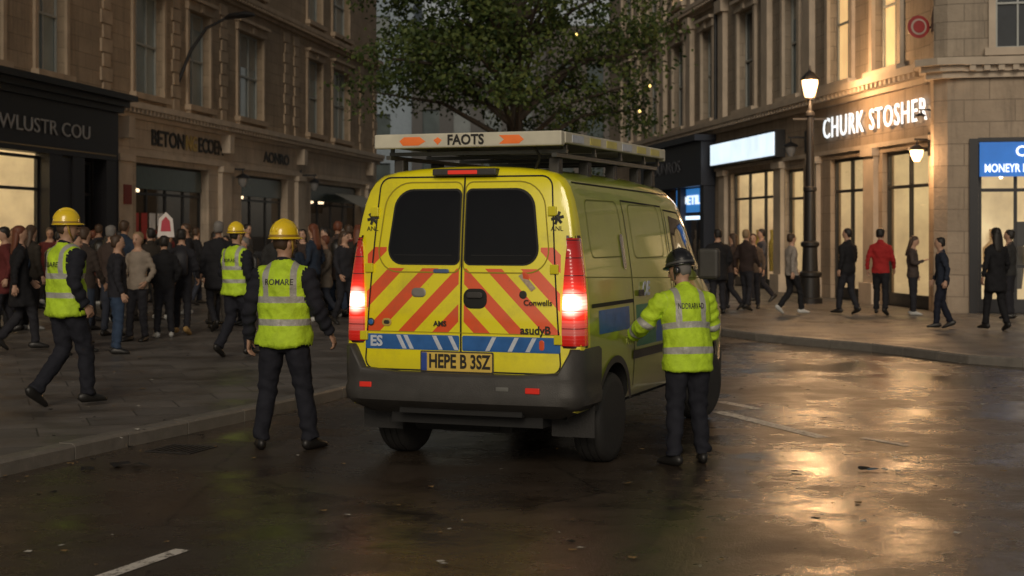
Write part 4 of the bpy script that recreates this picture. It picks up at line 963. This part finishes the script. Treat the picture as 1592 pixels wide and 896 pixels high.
    if not helmet or lng:
        hr = [(1.585, -.055, .058, .035), (1.61, -.045, .074, .058), (1.65, -.030, .082, .080), (1.69, -.016, .084, .094), (1.73, -.010, .078, .092), (1.76, -.010, .055, .066), (1.775, -.010, .02, .03)]
        v_, f_ = loft([((0, c, zz), a, b_) for zz, c, a, b_ in hr], 16)
        v_ = [q+V((noise.noise(q*20+V((seed, 0, 0))), noise.noise(q*20+V((0, seed, 0))), 0))*.012 for q in v_]; ext((v_, f_), 5, 3)
    else:
        hr = [(1.59, -.045, .050, .040), (1.615, -.035, .068, .060), (1.66, -.022, .077, .078), (1.70, -.018, .077, .082)]
        ext(loft([((0, c, zz), a, b_) for zz, c, a, b_ in hr], 16), 5, 3)
    if lng: ext(loft([((0, -.04, 1.72), .07, .06), ((0, -.055, 1.62), .090, .058), ((0, -.07, 1.52), .096, .048), ((0, -.10, 1.40), .085, .032), ((0, -.115, 1.30), .05, .018)], 14), 5, 3.5)
    if outfit or R.random() < .5:
        ext(loft([((0, -.018, 1.455), .082, .078), ((0, -.012, 1.51), .070, .072), ((0, -.010, 1.515), .062, .064)], 16, cap=False), 0 if outfit != 'jacket' else 4, 0)
    for k, sx in (('L', -1), ('R', 1)):
        Sh, E, W = arms[k]; d = (W-E).normalized()
        pn = V((-sx, 0, 0)); pn = (pn-d*pn.dot(d)).normalized()
        if abs(d.z) < .6: pn = (V((0, 0, -1))-d*d.dot(V((0, 0, -1)))).normalized()
        wv = pn.cross(d)*(1 if sx < 0 else -1)
        if abs(d.z) >= .6 and wv.y < 0: wv = -wv
        if abs(d.z) < .6: wv = V((-sx, 0, 0)); wv = (wv-d*wv.dot(d)-pn*wv.dot(pn)).normalized()
        gs = 1.12 if glove else 1.
        W0 = W-d*.02
        ext(loft([(W0, .026*gs, .020*gs), (W+d*.02, .032*gs, .017*gs), (W+d*.055, .041*gs, .016*gs), (W+d*.088, .042*gs, .013*gs), (W+d*.10, .036*gs, .009*gs)], 10, wv), 9, 5)
        for j, (off, ln) in enumerate(((.030, .070), (.010, .080), (-.011, .074), (-.031, .058))):
            b0 = W+d*.085+wv*off; c1 = .28+.06*j; c2 = .75+.08*j
            p1 = b0+(d*math.cos(c1)+pn*math.sin(c1))*ln*.48; p2 = p1+(d*math.cos(c2)+pn*math.sin(c2))*ln*.32; p3 = p2+(d*math.cos(c2+.45)+pn*math.sin(c2+.45))*ln*.26
            ext(loft([(b0, .0095*gs, .0095*gs), (p1, .0090*gs, .0090*gs), (p2, .0082*gs, .0082*gs), (p3, .0050, .0050)], 7, wv), 9, 5)
        b0 = W+d*.025+wv*.026; p1 = b0+(d*.72+wv*.62+pn*.3).normalized()*.040; p2 = p1+(d*.9+wv*.15+pn*.45).normalized()*.034; p3 = p2+(d*.9+pn*.5).normalized()*.016
        ext(loft([(b0, .013, .013), (p1, .0115, .0115), (p2, .0100, .0100), (p3, .005, .005)], 7, wv), 9, 5)
    for k, sx, pk in (('l', -1, 'lp'), ('r', 1, 'rp')):
        An = V(pose[k][1]); pit = rad(pose.get(pk, 0))
        sr = [(-.088, .020, .024, .030), (-.075, .036, .045, .045), (-.02, .042, .058, .055), (.04, .044, .052, .050), (.10, .048, .036, .038), (.155, .046, .026, .030), (.190, .030, .018, .022)]
        v_, f_ = loft([((0, yy, zz), a, b_) for yy, a, b_, zz in sr], 12)
        out = []
        for q in v_:
            q = V((q.x, q.y, max(q.z, .002)))
            q = V((q.x, q.y*math.cos(pit)-(q.z-.09)*math.sin(pit), (q.z-.09)*math.cos(pit)+q.y*math.sin(pit)))
            q = Matrix.Rotation(-sx*rad(8+pose.get('splay', 0)), 3, 'Z') @ q
            out.append(q+An)
        ext((out, f_), 6, 2)
    if bag: ext(loft([((0, -.13, .98), .09, .05), ((0, -.20, 1.02), .15, .09), ((0, -.20, 1.32), .15, .09), ((0, -.15, 1.42), .09, .05)], 12), 12, 0)
    if helmet:
        hz = [(1.685, .112, .128), (1.70, .108, .124), (1.73, .106, .122), (1.765, .098, .112), (1.80, .078, .088), (1.822, .045, .052), (1.832, .012, .014)]
        ext(loft([((0, -.002, zz), a*.96, b_) for zz, a, b_ in hz], 24), 10, 3)
        br = [(1.676, .122*brim, .150*brim), (1.684, .126*brim, .155*brim), (1.692, .112*brim, .130*brim)]
        ext(loft([((0, .014, zz), a, b_) for zz, a, b_ in br], 24), 10, 3)
        for xo, rr in ((0, .011), (-.035, .007), (.035, .007)):
            pts = []
            for a in range(20, 161, 14):
                A_ = rad(a); sc = math.sqrt(max(.05, 1-(xo/.11)**2)); pts.append(((xo, -.002+math.cos(A_)*.124*sc, 1.69+math.sin(A_)*.146*sc-.004), rr, rr))
            ext(loft(pts, 8), 10, 3)
        ext(loft([((0, -.002, 1.694), .112, .131), ((0, -.002, 1.712), .111, .129)], 24, cap=False), 11, 3)
        for sx in (-1, 1): ext(loft([((sx*.095, .0, 1.685), .005, .012), ((sx*.085, .02, 1.60), .004, .010), ((sx*.03, .055, 1.53), .004, .008)], 6), 11, 3)
        if brim < 1:   # ear defenders on the black helmet
            for sx in (-1, 1): ext(loft([((sx*.075, -.005, 1.635), .030, .038), ((sx*.105, -.005, 1.635), .028, .036), ((sx*.112, -.005, 1.635), .018, .024)], 12, V((0, 1, 0))), 10, 3)
    la = rad(lean); s = H/1.755
    def deform(q, c):
        if c in (3,) and q.z > 1.48 or c == 3.5:
            t = sst(1.48, 1.57, q.z) if c == 3 else .8; o_ = V((0, 0, 1.52)); r_ = q-o_
            r_ = Matrix.Rotation(rad(hpitch)*t, 3, 'X') @ r_; r_ = Matrix.Rotation(rad(hyaw)*t, 3, 'Z') @ r_; q = r_+o_
        t = 1. if c in (1, 5) else (0. if c == 2 else sst(.84, 1.12, q.z)); o_ = V((0, 0, .94))
        return (Matrix.Rotation(-la*t, 3, 'X') @ (q-o_)+o_)
    VS2 = [deform(q, c)*s for q, c in zip(VS, cls)]
    mz = min(q.z for q in VS2)
    VS2 = [q-V((0, 0, mz)) for q in VS2]
    me = bpy.data.meshes.new(name); me.from_pydata([tuple(q) for q in VS2], [], FS)
    for k_ in mats: me.materials.append(k_)
    me.polygons.foreach_set('material_index', MI); me.polygons.foreach_set('use_smooth', [True]*len(FS))
    if outfit:
        for nm_, D_ in (('tz', TZ), ('tx', TX), ('ta', TA)):
            a_ = me.attributes.new(nm_, 'FLOAT', 'POINT'); a_.data.foreach_set('value', D_)
    o = bpy.data.objects.new(name, me); S.collection.objects.link(o); o.matrix_world = Matrix.Translation((x, y, z)) @ Matrix.Rotation(rad(rot), 4, 'Z')
    if txt:
        bpy.context.view_layer.update()
        tz_ = 1.335*s; tt = text(o, 'back_letters', txt, .066*s, (0, 0, 0), dk, (0, 0, 0), ext=.0, bold=.0010)
        tm = tt.data
        bm = bmesh.new(); bm.from_mesh(tm); bmesh.ops.triangulate(bm, faces=bm.faces); bmesh.ops.subdivide_edges(bm, edges=bm.edges, cuts=1); bm.to_mesh(tm); bm.free()
        tt.matrix_local = Matrix()
        wd = max(abs(v.co.x) for v in tm.vertices); kx = min(.95, .115*s/wd)
        for v in tm.vertices:
            px_, pz_ = v.co.x*kx, v.co.y
            hit, loc, nrm, _ = o.ray_cast(V((px_, -1.5, tz_+pz_)), V((0, 1, 0)))
            v.co = (loc+V((0, -.005, 0))) if hit else V((px_, -.15, tz_+pz_))
    return o

HVV = hv_mat('hi_vis_vest', (1.20, 1.02)); HVJ = hv_mat('hi_vis_jacket', (1.16, .96), True)
YH = (mat('yellow_helmet', (.85, .60, .02), .25, coat=.6, var=.06), mat('helmet_band', (.35, .22, .03), .5)); BH = (mat('black_helmet', (.012, .012, .014), .25, coat=.6), mat('helmet_band_dark', (.06, .06, .06), .5))
NVY = (.016, .017, .024)
poseB = dict(L=((-.275, -.04, 1.13), (-.30, .03, .88)), R=((.285, -.05, 1.14), (.36, .05, .93)), l=((-.145, .01, .48), (-.19, -.01, .09)), r=((.15, .03, .48), (.21, .03, .09)), splay=14)
human('emergency_worker', -1.88, 12.75, 0, -8, 1.82, poseB, NVY, NVY, vox=.012, outfit='vest', hv=HVV, helmet=YH, hyaw=-35, txt='ROMARE', bulk=1.13, hair='brown')
poseA = dict(L=((-.26, .08, 1.13), (-.25, .26, 1.0)), R=((.28, -.12, 1.15), (.28, .02, .93)), l=((-.09, .03, .49), (-.10, -.27, .14)), r=((.09, .15, .50), (.09, .17, .09)), lp=-32)
human('emergency_worker', -4.27, 14.8, .12, -40, 1.79, poseA, NVY, NVY, vox=.013, outfit='vest', hv=HVV, helmet=YH, hyaw=-30, bulk=1.13, txt='DBARE', hair='brown')
poseC = dict(L=((-.27, .02, 1.13), (-.27, .2, 1.02)), R=((.27, -.1, 1.15), (.27, .04, .93)), l=((-.1, .02, .49), (-.13, -.22, .13)), r=((.1, .12, .50), (.12, .13, .09)), lp=-28)
human('emergency_worker', -3.68, 20.6, .12, -28, 1.70, poseC, NVY, NVY, vox=.018, outfit='vest', hv=HVV, helmet=YH, hyaw=-15, bulk=1.10, txt='BORAE')
poseR = dict(L=((-.34, .12, 1.19), (-.32, .41, 1.15)), R=((.28, .08, 1.13), (.24, .30, 1.06)), l=((-.11, .0, .48), (-.15, -.06, .09)), r=((.11, .03, .48), (.15, .03, .09)), splay=10)
human('emergency_worker', 1.36, 11.95, 0, 16, 1.61, poseR, (.4, .6, .03), NVY, vox=.012, outfit='jacket', hv=HVJ, helmet=BH, hyaw=42, hpitch=-4, bulk=1.16, txt='NDDRARVAD', hair='grey', hem=.80, lean=11, glove=mat('work_glove', (.45, .50, .12), .8), brim=.93)

tops = [(.015, .015, .018), (.02, .022, .03), (.03, .03, .03), (.05, .035, .03), (.10, .02, .02), (.12, .10, .08), (.02, .03, .05), (.06, .06, .065), (.16, .14, .12), (.03, .025, .02), (.015, .015, .015)]
legs_ = [(.02, .02, .025), (.03, .045, .08), (.015, .015, .015), (.03, .035, .05), (.04, .035, .03)]
def ped(px, y, rot, H, pose=IDLE, **k):
    human('pedestrian', px, y, .12, rot, H, pose, **k)
ped(-6.95, 21.8, -60, 1.72, WALK, top_=(.012, .012, .014), hem=.60, hair='red', lng=True, fem=True, vox=.022)
ped(-5.42, 21.2, -70, 1.62, IDLE, top_=(.02, .022, .03), leg=(.03, .05, .09), hair='brown', vox=.022, bulk=1.1)
ped(-5.72, 23.6, 160, 1.66, POCK, top_=(.24, .20, .16), leg=(.02, .02, .025), hair='fair', fem=True, vox=.024)
ped(-6.2, 22.4, -30, 1.70, STEP, top_=(.04, .03, .025), leg=(.03, .04, .06), hair='brown', vox=.024)
ped(-5.95, 21.0, -90, 1.60, STEP, top_=(.03, .03, .035), leg=(.02, .02, .03), hair='dark', vox=.024)
ped(-5.5, 24.4, 20, 1.60, POCK, top_=(.012, .012, .012), hair='dark', shoe=SHOEW)
ped(-5.35, 25.0, 0, 1.68, STEP, top_=(.02, .02, .025), shoe=mat('tan_boot', (.35, .22, .08), .6), bag=mat('backpack', (.02, .02, .025), .7))
ped(-5.0, 26.0, 30, 1.64, WALK, top_=(.10, .03, .03), fem=True, lng=True)
ped(-7.9, 22.6, -50, 1.68, IDLE, top_=(.05, .02, .02), hair='dark', lng=True, fem=True)
for i in range(60):
    y = R.uniform(24.5, 36); a = R.uniform(-.33, -.095); xx = a*y
    if y < 27 and a > -.17: y += 4; xx = a*y
    ped(xx, y, R.choice([R.uniform(-180, 180), R.uniform(-70, 40), R.uniform(-70, 40)]), R.uniform(1.54, 1.84), R.choice([IDLE, POCK, WALK, PHON, STEP, STEP]), top_=R.choice(tops), leg=R.choice(legs_), hair=R.choice(['dark', 'dark', 'brown', 'brown', 'red', 'grey']), lng=R.random() < .35, fem=R.random() < .4, hem=R.choice([.84, .84, .66]), shoe=R.choice([SHOE, SHOE, SHOEW]), skin=R.randrange(3), vox=.034, bag=R.choice([None, None, None, SHOE]), hyaw=R.uniform(-30, 30), hpitch=R.uniform(-12, 8), bulk=R.uniform(.95, 1.15))
ped(4.2, 31.5, 10, 1.72, POCK, top_=(.012, .012, .014), bulk=1.15, hem=.7)
ped(4.72, 33.0, 60, 1.60, WALK, top_=(.05, .035, .03), fem=True, lng=True, hair='brown'); ped(4.95, 32.6, -40, 1.68, STEP, top_=(.03, .02, .018), hair='fair'); ped(5.25, 33.6, 160, 1.62, IDLE, top_=(.10, .07, .05), hair='brown', fem=True)
ped(5.65, 31.2, -70, 1.60, WALK, top_=(.26, .23, .20), leg=(.015, .015, .015), hair='brown', fem=True, vox=.026, shoe=SHOEW)
ped(6.78, 31.2, 35, 1.70, STEP, top_=(.012, .012, .014), bulk=1.1, vox=.026, hyaw=25)
ped(7.38, 30.9, -25, 1.70, STEP, top_=(.32, .02, .02), leg=(.015, .015, .02), vox=.024, hyaw=-20)
ped(8.05, 31.0, -110, 1.58, PHON, top_=(.06, .045, .04), leg=(.02, .02, .025), fem=True, lng=True, hair='brown', vox=.026, shoe=SHOEW, hpitch=-14)
ped(7.42, 26.6, 80, 1.54, STEP, top_=(.02, .025, .04), leg=(.012, .014, .025), vox=.024, lean=4)
ped(8.18, 26.1, 15, 1.70, STEP, top_=(.01, .01, .012), leg=(.01, .01, .012), fem=True, lng=True, hem=.66, vox=.024)
ped(9.6, 29.8, 60, 1.7, IDLE, top_=(.03, .03, .03)); ped(5.9, 36.5, 100, 1.7, WALK, top_=(.05, .05, .06))
pb = Bd('placard', Matrix.Translation((-6.05, 27.0, .12))); pb.box('stick', mat('wood', (.3, .2, .1), .7), -.015, .015, -.015, .015, 1.2, 1.65)
pb.add('board', mat('placard_white', (.6, .55, .52), .6), [(-.15, -.02, 1.58), (.15, -.02, 1.58), (.12, -.02, 1.9), (0, -.02, 2.02), (-.12, -.02, 1.9)], [(0, 1, 2, 3, 4)]); pb.add('face', mat('placard_red', (.4, .03, .05), .6), [(-.09, -.026, 1.68), (.09, -.026, 1.68), (.07, -.026, 1.86), (0, -.026, 1.94), (-.07, -.026, 1.86)], [(0, 1, 2, 3, 4)]); pb.finish()
print('people', PN[0])
